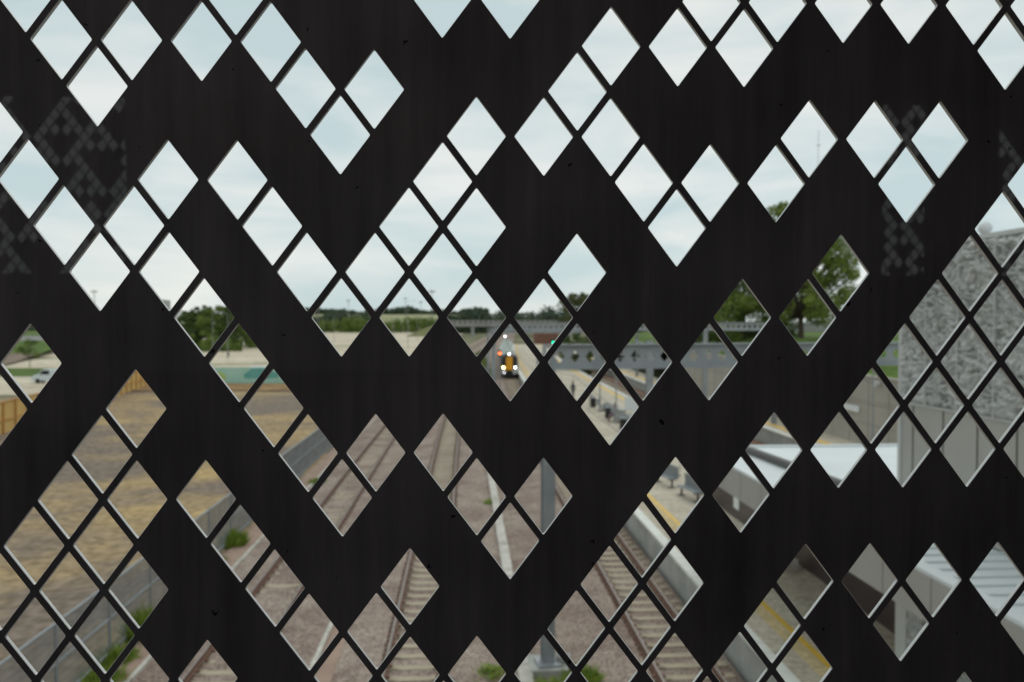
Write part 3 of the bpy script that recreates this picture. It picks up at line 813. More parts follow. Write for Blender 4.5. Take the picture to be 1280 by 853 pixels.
g = MB(); g.tube((-0.02, -0.08, 3.66), (-0.02, 0.15, 3.66), 0.15, n=12); g.box(-0.3, 0.3, -0.04, 0.3, 3.45, 3.80); g.m = [1 if k >= len(g.m)-6 else 0 for k in range(len(g.m))]
g.obj('headlamp', [M['lampdim'], M['black']], train)
g = MB(); g.box(-0.3, 0.3, -0.45, 0.02, 0.55, 0.95); g.box(-0.95, 0.95, -0.12, 0.3, 0.12, 0.5); g.obj('coupler', M['black'], train)

# signals
def signal(x, y, zf, zl, m, label):
    t = empty('rail_signal', (x, y, zf), 0, label, 'signal', 'railway signals')
    g = MB(); g.tube((0, 0.18, 0), (0, 0.18, zl-zf+0.5), 0.07, n=8); g.obj('post', M['steel'], t)
    g = MB(); g.box(-0.24, 0.24, 0.0, 0.14, zl-zf-0.42, zl-zf+0.42); g.tube((0, -0.25, zl-zf+0.17), (0, 0.0, zl-zf+0.17), 0.16, n=10, caps=False); g.obj('signal_head', M['black'], t)
    g = MB(); g.tube((0, -0.06, zl-zf), (0, 0.0, zl-zf), 0.15, n=14); g.obj('signal_lamp', M[m], t)
    return t
signal(4.55, 100, -0.3, 4.63, 'orange_on', 'orange lit signal just left of the approaching train')
signal(11.35, 100, 0.92, 6.02, 'green_on', 'green lit signal standing on the platform')
t = empty('platform_lamp', (11.6, 222, 0), 0, 'tiny bright white lamp beyond the far end of the train', 'lamp')
g = MB(); g.tube((0, 0, 0), (0, 0, 4.6), 0.07); g.obj('post', M['steel'], t)
g = MB(); g.ball((0, -0.1, 4.35), 0.15); g.obj('lamp_head', M['lampwhite'], t)

# lamp columns
def column(x, y, z, h, arms, label, r=0.06, group='slender lamp columns'):
    t = empty('lamp_column', (x, y, z), 0, label, 'lamp post', group)
    g = MB(); g.tube((0, 0, 0), (0, 0, h*0.3), r*1.5, r*1.3); g.tube((0, 0, h*0.3), (0, 0, h), r, r*0.7); g.obj('post', M['steel'], t)
    for s in arms:
        g = MB(); g.tube((0, 0, h-0.05), (s, 0, h+0.05), r*0.5); g.box(min(s, s*1.5), max(s, s*1.5), -0.14, 0.14, h, h+0.12); g.obj('lamp_head', M['steel'], t)
    return t
column(11.75, 68, 0.92, 4.9, (0.7,), 'lamp column on the platform, farther of the two near the benches')
column(11.62, 60, 0.92, 5.0, (0.7,), 'lamp column on the platform beside the benches, nearer of the two')
column(23.95, 46, 0.92, 5.4, (-0.7,), 'lamp column in front of the beige wall')
column(2.9, 78, -0.3, 5.4, (), 'bare grey post left of the arriving train', 0.09)
for (px, yy, top, lab, arms) in ((267, 210, 391, 'tall lamp post with arm in front of the left wood, left of the pair', (2.2,)), (285.5, 191, 392, 'tall lamp post beside the walking figure at the car park', (-2.2,)),
        (324, 240, 408, 'thin lamp post at the right end of the left wood', (1.2,)), (418, 330, 396, 'lamp post on the gravel in front of the hedge, left one', (1.5,)), (405, 420, 398, 'small distant lamp post near the hedge', (1.5,)),
        (493, 360, 397, 'lamp post on the gravel near the white car', (1.5,)), (510, 260, 376, 'tallest thin lamp post on the gravel, middle', (1.8,)), (522, 340, 398, 'lamp post on the gravel right of the tallest', (1.5,)), (534, 430, 399, 'small lamp post farthest right by the hedge', (1.2,))):
    column((px-580)*yy/980, yy, -0.33, CAMZ-(top-401)*yy/980+0.33, arms, lab, 0.065, 'lamp posts around the car park')

# benches, people, bins and boards on the platform
def bench(x, y, rz, label, z=0.915):
    t = empty('platform_bench', (x, y, z), rz, label, 'bench', 'metal platform benches')
    g = MB()
    for k in range(9): g.box(-0.9, 0.9, -0.22+k*0.05, -0.19+k*0.05, 0.42, 0.45)
    g.obj('seat', M['steel'], t)
    g = MB()
    for k in range(30): g.box(-0.9+k*0.061, -0.865+k*0.061, 0.25, 0.28, 0.47, 0.95)
    g.box(-0.92, 0.95, 0.245, 0.285, 0.95, 0.99); g.box(-0.92, 0.95, 0.245, 0.285, 0.44, 0.47); g.obj('backrest', M['steel'], t)
    for s in (-0.75, 0.75):
        g = MB(); g.box(s-0.03, s+0.03, -0.2, 0.26, 0.36, 0.42); g.box(s-0.03, s+0.03, -0.03, 0.05, 0, 0.36); g.box(s-0.12, s+0.12, -0.16, 0.16, 0, 0.03); g.obj('leg', M['seam'], t)
    return t
bench(9.62, 37.6, radians(-78), 'slatted metal bench nearest the footbridge, alone on the platform')
bench(9.95, 34.6, radians(-78), 'slatted metal bench just nearer, its back to the canopy')
for k, (x, y, r, lab) in enumerate(((12.0, 58.0, 88, 'metal bench nearest in the row between the lamp columns'), (11.9, 61.3, 90, 'metal bench where the seated person sits'),
        (12.0, 65.0, 92, 'metal bench third in the row, past the seated person'), (12.1, 69.0, 90, 'metal bench fourth in the row'), (12.2, 73.5, 90, 'metal bench farthest in the row, by the standing person'))):
    bench(x, y, radians(r), lab)
def low_wall(x, y, L, label):
    g = MB(); g.box(-0.22, 0.22, 0, L, 0, 0.55); g.box(-0.27, 0.27, -0.04, L+0.04, 0.55, 0.62)
    o = g.obj('low_planter', M['concrete'], bevel=0.02); o.location = (x, y, 0.915)
    return tag(o, label, 'planter', 'low dark planters')
low_wall(12.75, 56.5, 5.0, 'low concrete planter behind the nearer benches')
low_wall(12.85, 63.5, 6.5, 'low concrete planter behind the farther benches')
def bin_(x, y, label, z=0.915):
    t = empty('litter_bin', (x, y, z), 0, label, 'bin', 'platform litter bins')
    g = MB(); g.tube((0, 0, 0.05), (0, 0, 0.85), 0.26, 0.28, n=12); g.obj('drum', M['black'], t)
    g = MB(); g.tube((0, 0, 0.87), (0, 0, 0.98), 0.30, 0.2, n=12); g.obj('lid', M['steel'], t)
bin_(11.6, 63.2, 'litter bin between the benches'); bin_(11.7, 71.3, 'litter bin near the farthest bench'); bin_(11.4, 56.2, 'litter bin before the nearest bench of the row')
t = empty('notice_board', (13.0, 61.0, 0.915), radians(10), 'white notice board on posts behind the benches', 'notice board')
g = MB(); g.box(-0.55, 0.55, -0.04, 0.04, 0.9, 2.0); g.obj('board', M['whitepaint'], t, bevel=0.01)
for s in (-0.5, 0.5):
    g = MB(); g.tube((s, 0.06, 0), (s, 0.06, 2.05), 0.035); g.obj('post', M['steel'], t)
g = MB(); g.box(-0.5, 0.5, -0.22, 0.22, 0, 1.5); g.box(-0.55, 0.55, -0.27, 0.27, 1.5, 1.58); g.box(-0.4, 0.4, -0.235, -0.221, 0.6, 1.35)
o = g.obj('equipment_cabinet', M['steel'], bevel=0.02); o.location = (10.6, 104, 0.915); o.scale = (2.0, 2.0, 2.2); tag(o, 'grey equipment cabinet below the green signal', 'cabinet')

def person(x, y, z, rz, pose, coat, legs, label):
    t = empty('person', (x, y, z), rz, label, 'person')
    if pose == 'sit':
        J = [((0,0,.52),.15),((0,.02,.80),.15),((0,.03,1.02),.13),((0,.01,1.15),.06),((0,-.01,1.24),.085),((0,-.01,1.36),.09),
             ((-.10,-.02,.52),.10),((-.11,-.42,.50),.075),((-.11,-.45,.10),.05),((-.11,-.62,.05),.04),
             ((.10,-.02,.52),.10),((.12,-.42,.50),.075),((.12,-.45,.10),.05),((.12,-.62,.05),.04),
             ((-.20,.02,1.0),.065),((-.25,-.02,.74),.05),((-.14,-.28,.62),.036),((.20,.02,1.0),.065),((.25,-.02,.74),.05),((.14,-.28,.62),.036)]
    else:
        s = 0.16 if pose == 'walk' else 0.04
        J = [((0,0,.95),.14),((0,0,1.20),.14),((0,0,1.40),.13),((0,0,1.50),.06),((0,-.02,1.60),.085),((0,-.02,1.72),.09),
             ((-.10,0,.92),.10),((-.10,-s,.50),.07),((-.10,-s*.6,.08),.045),((-.10,-s*.6-.16,.04),.04),
             ((.10,0,.92),.10),((.10,s*.6,.50),.07),((.10,s*1.5,.10),.045),((.10,s*1.5-.14,.04),.04),
             ((-.20,0,1.40),.065),((-.26,s*.6,1.12),.05),((-.25,-.04,.86),.036),((.20,0,1.40),.065),((.26,-s*.6,1.12),.05),((.25,-.10,.86),.036)]
    E = [(0,1),(1,2),(2,3),(3,4),(4,5),(0,6),(6,7),(7,8),(8,9),(0,10),(10,11),(11,12),(12,13),(2,14),(14,15),(15,16),(2,17),(17,18),(18,19)]
    me = bpy.data.meshes.new('body'); me.from_pydata([p for p, r in J], E, []); me.materials.append(M[coat])
    o = bpy.data.objects.new('body', me); COL.objects.link(o); o.parent = t
    md = o.modifiers.new('skin', 'SKIN')
    for k, (p, r) in enumerate(J): me.skin_vertices[0].data[k].radius = (r, r*0.8)
    me.skin_vertices[0].data[0].use_root = True
    md.use_smooth_shade = True
    sb = o.modifiers.new('sub', 'SUBSURF'); sb.levels = 1; sb.render_levels = 2
    hz = J[5][0]
    g = MB(); g.ball((hz[0], hz[1]+0.012, hz[2]-0.01), 0.105, nu=12, nv=8, sz=1.12); g.obj('hair', M['hair'], t, smooth=True)
    g = MB(); g.ball((hz[0], hz[1]-0.035, hz[2]-0.05), 0.088, nu=12, nv=8, sz=1.25); g.ball((hz[0], hz[1]-0.125, hz[2]-0.06), 0.018, nu=6, nv=4); g.obj('face', M['skin'], t, smooth=True)
    return t
person(11.75, 61.2, 0.915, radians(-90), 'sit', 'mauve', 'navy', 'seated person with dark hair and mauve clothes on a platform bench')
person(10.95, 79.0, 0.915, radians(200), 'stand', 'navy', 'navy', 'standing person in dark clothes on the platform beneath the castellated beam')
person((286-580)*190/980, 190, -0.33, radians(30), 'walk', 'navy', 'navy', 'person in dark clothes walking by the lamp post across the gravel')

# ---------------------------------------------------------------- hoardings, cars beyond the dirt site
def hoarding_ply(pa, pb, h, label):
    dx, dy = pb[0]-pa[0], pb[1]-pa[1]; Ln = sqrt(dx*dx+dy*dy); rz = math.atan2(dy, dx)
    t = empty('timber_hoarding', (pa[0], pa[1], -0.32), rz, label, 'hoarding')
    k = 0; x = 0
    while x < Ln:
        g = MB(); g.box(x+0.01, x+2.40, 0, 0.03, 0.05, h+random.uniform(-0.03, 0.03)); g.obj('board', M['ply'], t)
        g = MB(); g.box(x-0.05, x+0.05, -0.12, -0.002, 0, h+0.04); g.obj('post', M['plypost'], t)
        x += 2.44
    g = MB(); g.box(0, Ln, -0.09, -0.001, h*0.42, h*0.42+0.1); g.box(0, Ln, -0.10, 0.06, h+0.045, h+0.10); g.obj('top_rail', M['plypost'], t)
hoarding_ply((-36.2, 58), (-44.6, 113), 2.55, 'orange yellow plywood hoarding along the far left of the dirt site')
t = empty('printed_hoarding', (-44.2, 113.4, -0.3), -0.061, 'mint green printed hoarding with teal and lime shapes behind the dirt site', 'hoarding')
for k in range(8):
    g = MB(); g.box(k*2.6+4.2, k*2.6+6.77, 0, 0.05, 0.0, 2.35); g.obj('board', M['mint'], t)
for k in range(9):
    g = MB(); g.tube((k*2.6+4.18, 0.1, 0), (k*2.6+4.18, 0.1, 2.4), 0.03); g.obj('post', M['steel'], t)
def blob(pts, y, m, nm='printed_shape'):
    g = MB(); g.prism(pts, y, -0.001, axis='y'); return g.obj(nm, M[m], t)
blob([(12.6, 0.75), (12.4, 1.35), (12.9, 1.62), (13.6, 2.22), (15.6, 2.26), (16.6, 1.75), (17.4, 1.55), (17.4, 0.85), (15, 0.7)], -0.012, 'teal')
blob([(8.3, 0.15), (8.0, 1.0), (8.5, 1.7), (9.3, 1.65), (9.9, 1.1), (9.6, 0.3)], -0.012, 'lime')

def car(x, y, rz, paint, label, van=False, z=-0.33, sc=1.0):
    t = empty('parked_van' if van else 'parked_car', (x, y, z), rz, label, 'van' if van else 'car', 'parked vehicles')
    if van: prof = [(-2.3,.35),(-2.35,.8),(-2.0,1.15),(-1.35,1.30),(-.75,1.98),(2.15,2.02),(2.3,1.0),(2.3,.35)]; wz = [(-1.22,1.30),(-.68,1.86),(.2,1.88),(.2,1.25)]
    else: prof = [(-2.1,.30),(-2.15,.65),(-1.9,.85),(-1.0,.95),(-.35,1.45),(1.1,1.48),(1.75,1.0),(2.1,.92),(2.15,.5),(2.1,.30)]; wz = [(-.85,.96),(-.3,1.37),(1.0,1.40),(1.5,1.0)]
    g = MB(); g.prism([(a, b) for a, b in prof], -0.88, 0.88, axis='y'); g.obj('body', M[paint], t, bevel=0.08)
    for s in (-1, 1):
        g = MB(); g.prism(wz, s*0.885, s*0.9, axis='y'); g.obj('window', M['glass'], t)
        for wx in (-1.4, 1.35):
            g = MB(); g.tube((wx, s*0.74, .33), (wx, s*0.93, .33), 0.33, n=16); g.obj('wheel', M['tyre'], t)
    g = MB(); a, b = prof[3], prof[4]; g.prism([(a[0]+.08, a[1]+.03), (b[0]-.04, b[1]-.06), (b[0]-.10, b[1]-.05), (a[0], a[1]+.04)], -0.74, 0.74, axis='y'); g.obj('windscreen', M['glass'], t)
    g = MB(); g.box(prof[1][0]-0.02, prof[1][0]+0.06, -0.8, -0.5, prof[1][1]-.1, prof[1][1]+.06); g.obj('headlight', M['whitepaint'], t)
    g = MB(); g.box(prof[1][0]-0.02, prof[1][0]+0.06, 0.5, 0.8, prof[1][1]-.1, prof[1][1]+.06); g.obj('headlight', M['whitepaint'], t)
    if sc != 1: t.scale = (sc, sc, sc)
    return t
car(-60.8, 115.5, radians(4), 'vanpaint', 'pale silver van parked behind the plywood hoarding', True)
car(-57.6, 116.5, radians(-12), 'whitepaint', 'white car parked at the rear of the silver van')
car((333-580)*116.5/980, 117, radians(180), 'vanpaint', 'grey blue van standing behind the mint hoarding, only its roof showing', True, sc=1.15)
car((499-580)*640/980, 630, 0, 'whitepaint', 'distant white car at the hedge beyond the gravel', sc=1.5)

# ---------------------------------------------------------------- distant buildings and bridge
t = empty('white_building', (-121, 320, -0.4), radians(8), 'pale white building left of the wood, half hidden', 'building')
g = MB(); g.box(-4.5, 5, -5, 5, 0, 14.0); g.obj('wall', M['whiteroof'], t)
g = MB(); g.box(-4.8, 0.5, -5.3, 5.3, 14.0, 17.6); g.obj('roof', M['bridgegrey'], t)
g = MB()
for k in range(4): g.box(-3.8, 4.4, -5.03, -5.0, 2+k*3, 3.2+k*3)
g.obj('window', M['glass'], t)
t = empty('warehouse', (-128, 880, 0), 0, 'long low pale warehouse roof above the hedge', 'building')
g = MB(); g.box(-18, 24, 0, 30, 0, 11); g.obj('wall', M['fascia'], t)
g = MB(); g.prism([(-1, 11), (15, 14.0), (31, 11)], -18.5, 24.5, axis='x'); g.obj('roof', M['carpark'], t)
t = empty('brick_building', (30, 285, -0.4), 0, 'small red brown brick building beside the far tracks', 'building')
g = MB(); g.box(-4.2, 4.2, 0, 8, 0, 5.4); g.obj('wall', M['brick'], t)
g = MB(); g.prism([(-4.6, 5.4), (0, 6.6), (4.6, 5.4)], -0.3, 8.3, axis='y'); g.obj('roof', M['bridgegrey'], t)
t = empty('low_grey_building', (54, 128, 6.9), 0, 'low grey building seen behind the tree trunk', 'building')
g = MB(); g.box(-5, 8, 0, 6, -1, 1.5); g.obj('wall', M['bridgegrey'], t)
g = MB(); g.box(-5.2, 8.2, -0.2, 6.2, 1.5, 1.65); g.obj('roof', M['whiteroof'], t)
t = empty('road_bridge', (0, 455, 0), 0, 'distant grey road bridge crossing the railway', 'bridge')
g = MB(); g.box(-14, 66, 0, 10, 5.4, 7.0); g.obj('deck', M['bridgegrey'], t)
g = MB(); g.box(-14, 66, -0.2, 0, 7.0, 9.0)
g.obj('parapet', M['bridgegrey'], t)
g = MB()
for k in range(26): g.box(-12+k*3, -10.7+k*3, -0.23, -0.201, 7.3, 8.6)
g.obj('parapet_opening', M['seam'], t)
for x in (-12, 5, 34, 62):
    g = MB(); g.box(x-1, x+1, 1, 9, -0.5, 5.4); g.obj('pier', M['concrete'], t)
g = MB(); g.prism([(-34, -0.5), (-14, -0.5), (-14, 6.9), (-20, 5.6)], 0, 10, axis='y'); g.obj('ramp', M['field'], t)
def spike(px, y, top, r, label):
    t = empty('utility_pole', ((px-580)*y/980, y, 0), 0, label, 'pole', 'thin poles on the horizon')
    h = CAMZ-(top-401)*y/980
    g = MB(); g.tube((0, 0, 0), (0, 0, h), r, r*0.6, n=6); g.obj('post', M['bridgegrey'], t)
    g = MB(); g.box(-r*6, r*6, -r, r, h*0.93, h*0.93+r*2); g.obj('crossarm', M['bridgegrey'], t)
spike(120, 700, 362, 0.5, 'faint mast on the far left horizon')
spike(399, 700, 374, 0.35, 'left one of the two thin poles close together on the horizon'); spike(436, 700, 374, 0.35, 'thin pole on the horizon above the warehouse')
spike(507, 800, 371, 0.35, 'thin pole on the horizon above the pale field, left'); spike(526, 800, 376, 0.35, 'short pole on the horizon above the pale field, middle')
spike(540, 800, 362, 0.6, 'thicker mast on the horizon above the pale field, right')
spike(1019, 240, 165, 0.10, 'very tall thin mast against the sky above the tree')

# ---------------------------------------------------------------- trees
def leafball(mb, c, r, n, s, rnd, sq=0.8):
    for _ in range(n):
        while True:
            p = (rnd.uniform(-1, 1), rnd.uniform(-1, 1), rnd.uniform(-1, 1))
            if sum(t*t for t in p) < 1: break
        q = (c[0]+p[0]*r, c[1]+p[1]*r, c[2]+p[2]*r*sq)
        a, b = rnd.uniform(0, 2*pi), rnd.uniform(-0.9, 0.9)
        u = (cos(a)*s, sin(a)*s, rnd.uniform(-.4, .4)*s); v = (-sin(a)*b*s*.6, cos(a)*b*s*.6, s*0.75)
        k = rnd.uniform(0.6, 1.1)
        mb.quad(tuple(q[i]-u[i]*k*.5 for i in range(3)), tuple(q[i]+v[i]*k*.5 for i in range(3)), tuple(q[i]+u[i]*k*.5 for i in range(3)), tuple(q[i]-v[i]*k*.5 for i in range(3)))
def make_tree(name, h, crown, nclump, nleaf, ls, lm, seed, label, cat='tree', group=None, trunk_r=0.3, low=0.18, cl=0.22):
    """crown(t) gives half-width at height fraction t"""
    rnd = random.Random(seed)
    t = empty(name, (0, 0, 0), 0, label, cat, group)
    tr = MB(); lv = MB(); top = (0, 0, h*0.85)
    pts = [(0, 0, 0)]+[(rnd.uniform(-.03, .03)*h*.3, rnd.uniform(-.03, .03)*h*.3, h*k/6) for k in range(1, 6)]
    for k in range(5): tr.tube(pts[k], pts[k+1], trunk_r*(1-k*.17), trunk_r*(1-(k+1)*.17), n=7, caps=False)
    for k in range(nclump):
        f = rnd.uniform(low, 1.0); w = crown(f)
        a = rnd.uniform(0, 2*pi); q = w*sqrt(rnd.uniform(0.05, 1))
        c = (q*cos(a), q*sin(a), h*f); r = max(h*cl*0.4, h*cl*rnd.uniform(0.35, 0.9))*(0.6 if f > .85 else 1)
        r = min(r, w*0.8+0.3)
        base = pts[min(5, max(1, int(f*4)))]
        tr.tube(base, c, trunk_r*0.28, 0.03, n=5, caps=False)
        leafball(lv, c, r, int(nleaf*rnd.uniform(0.5, 1.3)), ls, rnd)
    tr.obj('trunk', M['bark'], t); lv.obj('crown', M[lm], t)
    return t
# the tall tree on the bank at right, seen through the gaps
def cr_big(f): return 6.1*(1-abs((f-0.45)/0.62)**2.2)**0.5 if abs((f-0.45)/0.62) < 1 else 0.3
big = make_tree('broadleaf_tree', 14.6, cr_big, 210, 170, 0.28, 'leaf_bright', 21, 'tall airy broadleaf tree on the bank behind the beams', group=None, trunk_r=0.32, low=0.12, cl=0.115)
big.location = ((1000-580)*86/980, 86, 6.9)
sec = make_tree('broadleaf_tree', 8.8, lambda f: 4.6*(1-abs((f-.45)/.6)**2.5)**.5 if abs((f-.45)/.6) < 1 else .3, 80, 380, 0.27, 'leaf_pale', 22, 'dense dark broadleaf tree on the bank left of the tall one', trunk_r=0.28, low=0.06, cl=0.2)
sec.location = ((928-580)*92/980, 92, 6.3)
s2 = make_tree('broadleaf_tree', 5.5, lambda f: 4.2*(1-abs((f-.42)/.62)**2.5)**.5 if abs((f-.42)/.62) < 1 else .3, 30, 260, 0.26, 'leaf', 25, 'dark bushy tree at the left end of the bank, behind the beam', trunk_r=0.2, low=0.05, cl=0.2)
s2.location = ((848-580)*100/980, 100, 5.2)
s2.location.x += 1.5
s3 = make_tree('broadleaf_tree', 5.0, lambda f: 6*(1-abs((f-.42)/.62)**2.5)**.5 if abs((f-.42)/.62) < 1 else .3, 34, 200, 0.28, 'leaf', 26, 'low dark trees behind the low grey building', trunk_r=0.2, low=0.05, cl=0.2)
s3.location = ((1040-580)*150/980, 150, 6.0)
rt = make_tree('round_tree', 13.5, lambda f: 5.3*(1-abs((f-.6)/.42)**2.3)**.5 if abs((f-.6)/.42) < 1 else .3, 40, 120, 0.6, 'leaf_olive', 23, 'round olive tree standing alone on the skyline beyond the gantries', trunk_r=0.4, low=0.3, cl=0.2)
rt.location = ((720-580)*300/980, 300, 0.5); rt.scale = (1.25, 1.25, 1.42)
dk = make_tree('dark_tree', 6.0, lambda f: 3.6*(1-abs((f-.5)/.55)**2.3)**.5 if abs((f-.5)/.55) < 1 else .3, 26, 200, 0.32, 'leaf', 24, 'dark tree showing just above the nearest beam, behind the green signal', trunk_r=0.3, low=0.08, cl=0.22)
dk.location = ((727-580)*128/980, 128, -0.3); dk.scale = (1.1, 1.1, 1.25)
# wood on the left
rnd = random.Random(3)
A = make_tree('broadleaf_tree', 12, lambda f: 5.2*(1-abs((f-.42)/.6)**2.2)**.5 if abs((f-.42)/.6) < 1 else .4, 42, 130, 0.60, 'leaf_pale', 31, '', group='trees of the left wood', trunk_r=0.3, low=0.04, cl=0.19)
B = make_tree('broadleaf_tree', 13, lambda f: 4.0*(1-abs((f-.42)/.6)**1.8)**.5 if abs((f-.42)/.6) < 1 else .4, 42, 130, 0.60, 'leaf', 32, '', group='trees of the left wood', trunk_r=0.3, low=0.04, cl=0.17)
wood = [(228, 262, 0.80, 'A', 'leftmost small tree of the left wood, beside the white building'), (240, 250, 1.0, 'B', 'pointed tree of the left wood next to the leftmost'), (252, 258, 1.12, 'B', 'tallest pointed tree of the left wood'),
        (263, 248, 1.02, 'A', 'rounded tree in the middle of the left wood'), (277, 256, 1.1, 'A', 'broad tree right of the middle of the left wood'), (290, 250, 1.08, 'B', 'pointed tree toward the right of the left wood'),
        (303, 262, 1.1, 'A', 'broad tree near the right end of the left wood'), (316, 270, 1.0, 'B', 'slim tree at the right end of the left wood'), (330, 290, 0.95, 'A', 'last tree of the left wood, by the thin lamp post')]
for k, (px, y, s, kind, lab) in enumerate(wood):
    src = A if kind == 'A' else B
    loc = ((px-580)*y/980, y, -0.4)
    if k == 0: A.location = loc; A.scale = (s,)*3; A['label'] = lab
    elif k == 1: B.location = loc; B.scale = (s,)*3; B['label'] = lab
    else: dup(src, loc, rnd.uniform(0, 6), lab, (s,)*3)
def shrub_mass(name, x0, x1, y0, y1, hf, n, ls, m, label, cat, seed, zf=lambda x, y: -0.4):
    rnd = random.Random(seed); mb = MB()
    nc = n
    for _ in range(nc):
        x, y = rnd.uniform(x0, x1), rnd.uniform(y0, y1); y -= 0.061*x; h = 0.82*hf(x)*rnd.uniform(0.75, 1.1)
        z0 = zf(x, y)
        for q in (0.25, 0.6, 0.9): leafball(mb, (x, y, z0+h*q), h*0.32, 26, ls, rnd, 1.0)
    o = mb.obj(name, M[m]); tag(o, label, cat, kind='stuff'); return o
shrub_mass('shrubbery', -92, -66, 230, 240, lambda x: 3.6+1.2*sin(x*.4), 46, 0.75, 'leaf_pale', 'bright green scrub along the foot of the left wood', 'shrubs', 41)
shrub_mass('hedge', -125, -10, 600, 614, lambda x: 11+1.5*sin(x*.13), 130, 1.5, 'leaf_pale', 'bright green hedge along the far side of the gravel', 'hedge', 42)
shrub_mass('distant_woodland', -150, -85, 700, 760, lambda x: 17+3*sin(x*.2), 60, 2.6, 'leaf_haze', 'dark woodland behind the left part of the hedge', 'woodland', 43)
shrub_mass('distant_woodland', -330, 40, 1250, 1330, lambda x: 12+3*sin(x*.045)+2*sin(x*.12), 230, 4.0, 'leaf_haze', 'tree line on the horizon beyond the pale field', 'woodland', 44, lambda x, y: 16)
shrub_mass('distant_woodland', -16, 48, 560, 600, lambda x: 17+2.2*sin(x*.25), 90, 2.1, 'leaf_haze', 'dark trees on the skyline above the tracks', 'woodland', 45)
shrub_mass('distant_woodland', 40, 190, 600, 660, lambda x: 18.5+3.5*sin(x*.08+1.2)+1.5*sin(x*.3), 170, 2.3, 'leaf_haze', 'tree line behind the far gantry and the road bridge', 'woodland', 46)
shrub_mass('distant_woodland', -620, -330, 640, 700, lambda x: 15+4*sin(x*.05), 120, 3.2, 'leaf_haze', 'woodland far beyond the grassy bank at left', 'woodland', 47)
shrub_mass('shrubbery', 2.6, 4.2, 104, 190, lambda x: 2.2, 46, 0.35, 'leaf_pale', 'green scrub beside the track left of the train', 'shrubs', 48)
shrub_mass('shrubbery', 25.5, 41.5, 92, 104, lambda x: 2.0+0.4*sin(x*1.3), 70, 0.34, 'leaf', 'dark green shrubs on the bank under the tall trees', 'shrubs', 49, lambda x, y: 6.2 if x > 28 else 5.2)
sap = make_tree('young_tree', 5.4, lambda f: 1.9*(1-abs((f-.6)/.42)**2)**.5 if abs((f-.6)/.42) < 1 else .2, 16, 60, 0.3, 'leaf_pale', 51, 'thin young tree on the grass strip behind the silver van', trunk_r=0.08, low=0.3, cl=0.2)
sap.location = (-84, 152, -0.3)

# ---------------------------------------------------------------- the footbridge and its perforated screens
PH = -0.0245
bridge = empty('footbridge', (0, 0, CAMZ), PH, 'enclosed footbridge interior the photograph is taken from', 'footbridge')
bridge['kind'] = 'structure'
FL, CE = -1.55, 1.62
g = MB(); g.box(-8.5, 9.2, -3.4, 0.95, FL-0.45, FL); g.obj('deck', M['int_floor'], bridge)
g = MB()
g.box(-8.5, 9.2, -3.4, -2.25, CE, CE+0.3); g.box(-8.5, 9.2, -1.55, -0.15, CE, CE+0.3); g.box(-8.5, 9.2, 0.6, 0.95, CE, CE+0.3)
g.box(-8.5, -2.9, -2.25, -1.55, CE, CE+0.3); g.box(-0.1, 9.2, -2.25, -1.55, CE, CE+0.3)   # two unseen ceiling openings added to light the screen
g.box(-8.5, -2.3, -0.15, 0.6, CE, CE+0.3); g.box(0.25, 9.2, -0.15, 0.6, CE, CE+0.3)
g.obj('ceiling', M['int_ceiling'], bridge)
g = MB()
for x0, x1 in ((-8.5, -2.25), (2.25, 9.2)): g.box(x0, x1, 0.797, 0.90, FL, CE)
g.obj('wall', M['int_wall'], bridge)
g = MB(); g.box(-2.11, 2.45, -3.30, -3.15, FL, CE); g.box(-8.5, -3.9, -3.30, -3.15, FL, CE); g.box(4.3, 9.2, -3.30, -3.15, FL, CE)
for x0, x1 in ((-3.9, -2.11), (2.45, 4.3)): g.box(x0, x1, -3.30, -3.15, 1.36, CE); g.box(x0, x1, -3.30, -3.15, FL, 0.28)
g.box(2.80, 3.18, -3.30, -3.15, 0.28, 1.36)
g.obj('wall', M['int_wall'], bridge)
g = MB()
g.box(-8.5, -8.35, -3.15, 0.797, FL, FL+0.5); g.box(-8.5, -8.35, -3.15, 0.797, CE-0.2, CE); g.box(9.05, 9.2, -3.15, 0.797, FL, CE)  # unseen ends: left opened to light the screen, right closed
g.obj('end_wall', M['int_wall'], bridge)
g = MB(); g.box(-2.10, 1.6, -3.148, -3.12, -0.30, 0.96); g.obj('wall_panel', M['int_pale_reflect'], bridge)  # unseen pale board added to brighten the screen's middle by reflection
g = MB(); g.box(-2.10, 0.1, -3.148, -3.11, 0.98, CE-0.002); g.obj('wall_panel', M['int_warm_reflect'], bridge)  # unseen warm board added to tint the screen's upper left by reflection

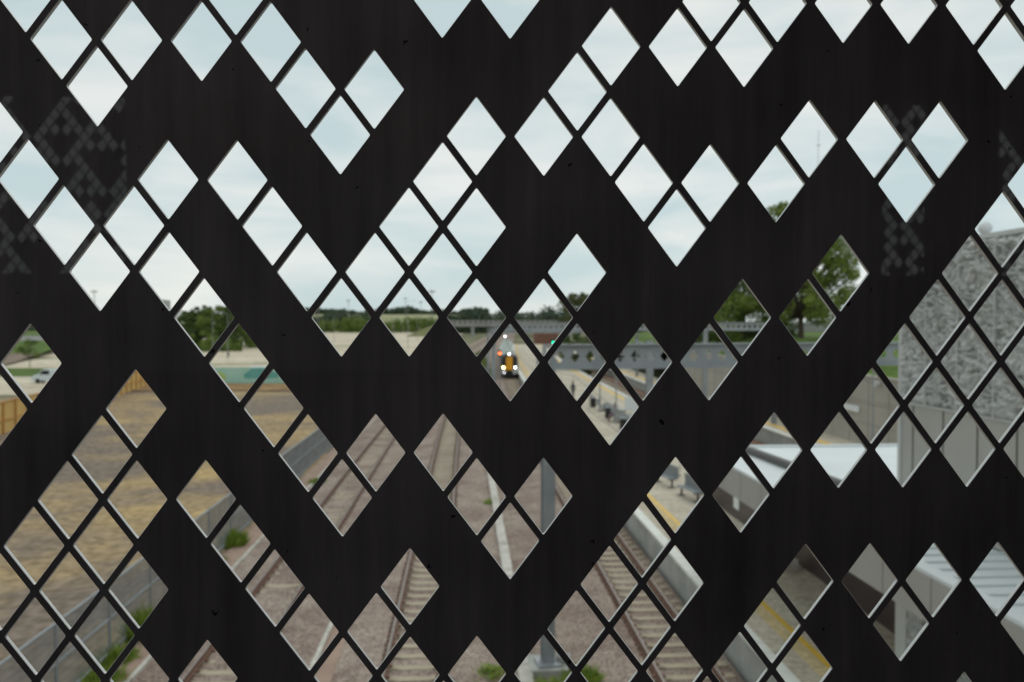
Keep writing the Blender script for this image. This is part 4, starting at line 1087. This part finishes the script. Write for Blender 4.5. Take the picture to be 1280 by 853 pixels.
ROWS = {-8: [-14, -8, -2, 0, 6, 8, 10, 12, 14, 16], -7: [-13, -11, -9, -7, 3, 5, 7, 15], -6: [-12, -6, -4, 2], -5: [-15, -5, -1, 1, 3, 9, 11, 13],
 -4: [-14, -10, -8, -2, 4, 6, 8, 12, 16], -3: [-13, -11, -7, -3, -1, 5, 15], -2: [-12, -10, -6, -4, -2, 2, 10, 14, 16], -1: [-9, -5, -3, -1, 1, 7, 9, 13, 15],
 0: [-14, -8, 0, 2, 4, 6, 12, 14, 16], 1: [-15, -11, -7, 3, 11, 13, 15], 2: [-12, -6, -4, -2, 8, 10, 12, 14, 16], 3: [-13, -11, -9, -5, -1, 1, 5, 7],
 4: [-14, -12, -8, 0, 4], 5: [-15, -13, -11, -7, -3, 3, 5, 9, 11, 13, 15], 6: [-14, -12, -6, -4, 2, 4, 8, 12, 16],
 7: [-15, -13, -11, -9, -5, -3, -1, 1, 3, 5, 7, 9], 8: [-2, 6, 8, 14]}
D = 0.80
on = {c for c in pattern(64, 34, 5) if not (-15 <= c[0] <= 16 and -8 <= c[1] <= 8)}
for j, r in ROWS.items():
    for i in r: on.add((i, j))
ah, bv = 0.04281*D, 0.05744*D
scr = perforated('perforated_screen', on, (-64, 64), (-29, 32), ah, bv, 0.03426*D, -0.05319*D, 0.0046, None, [M['panel'], M['edge']])
scr.location = (D*sin(-PH), D*cos(PH), CAMZ); scr.rotation_euler = (0, 0, PH)
tag(scr, 'dark metal screen pierced with rows of diamond holes, filling the foreground', 'perforated screen')
for (ir, lab, sd) in (((-118, -58), 'similar perforated screen on the opposite side, left bay', 61), ((66, 130), 'similar perforated screen on the opposite side, right bay', 62)):
    o = perforated('perforated_screen', pattern(148, 33, sd, 0.12), ir, (-31, -3), ah, bv, 0, 0, 0.0046, None, [M['panel'], M['edge']], fine=False)
    lx, ly = 0.0, -3.24
    o.location = (lx*cos(PH)-ly*sin(PH), lx*sin(PH)+ly*cos(PH), CAMZ); o.rotation_euler = (0, 0, PH)
    tag(o, lab, 'perforated screen')
# positions of free-standing things were taken at right angles to the view axis, which is 3.5 degrees off the track axis
for o in list(scn.objects):
    if o.parent or o.type in ('CAMERA', 'LIGHT') or o.name.split('.')[0] in ('footbridge', 'perforated_screen', 'line_gantry', 'passenger_train', 'railway_track', 'weed_clump'): continue
    if abs(o.location.x) > 0.5: o.location.y -= 0.061*o.location.x
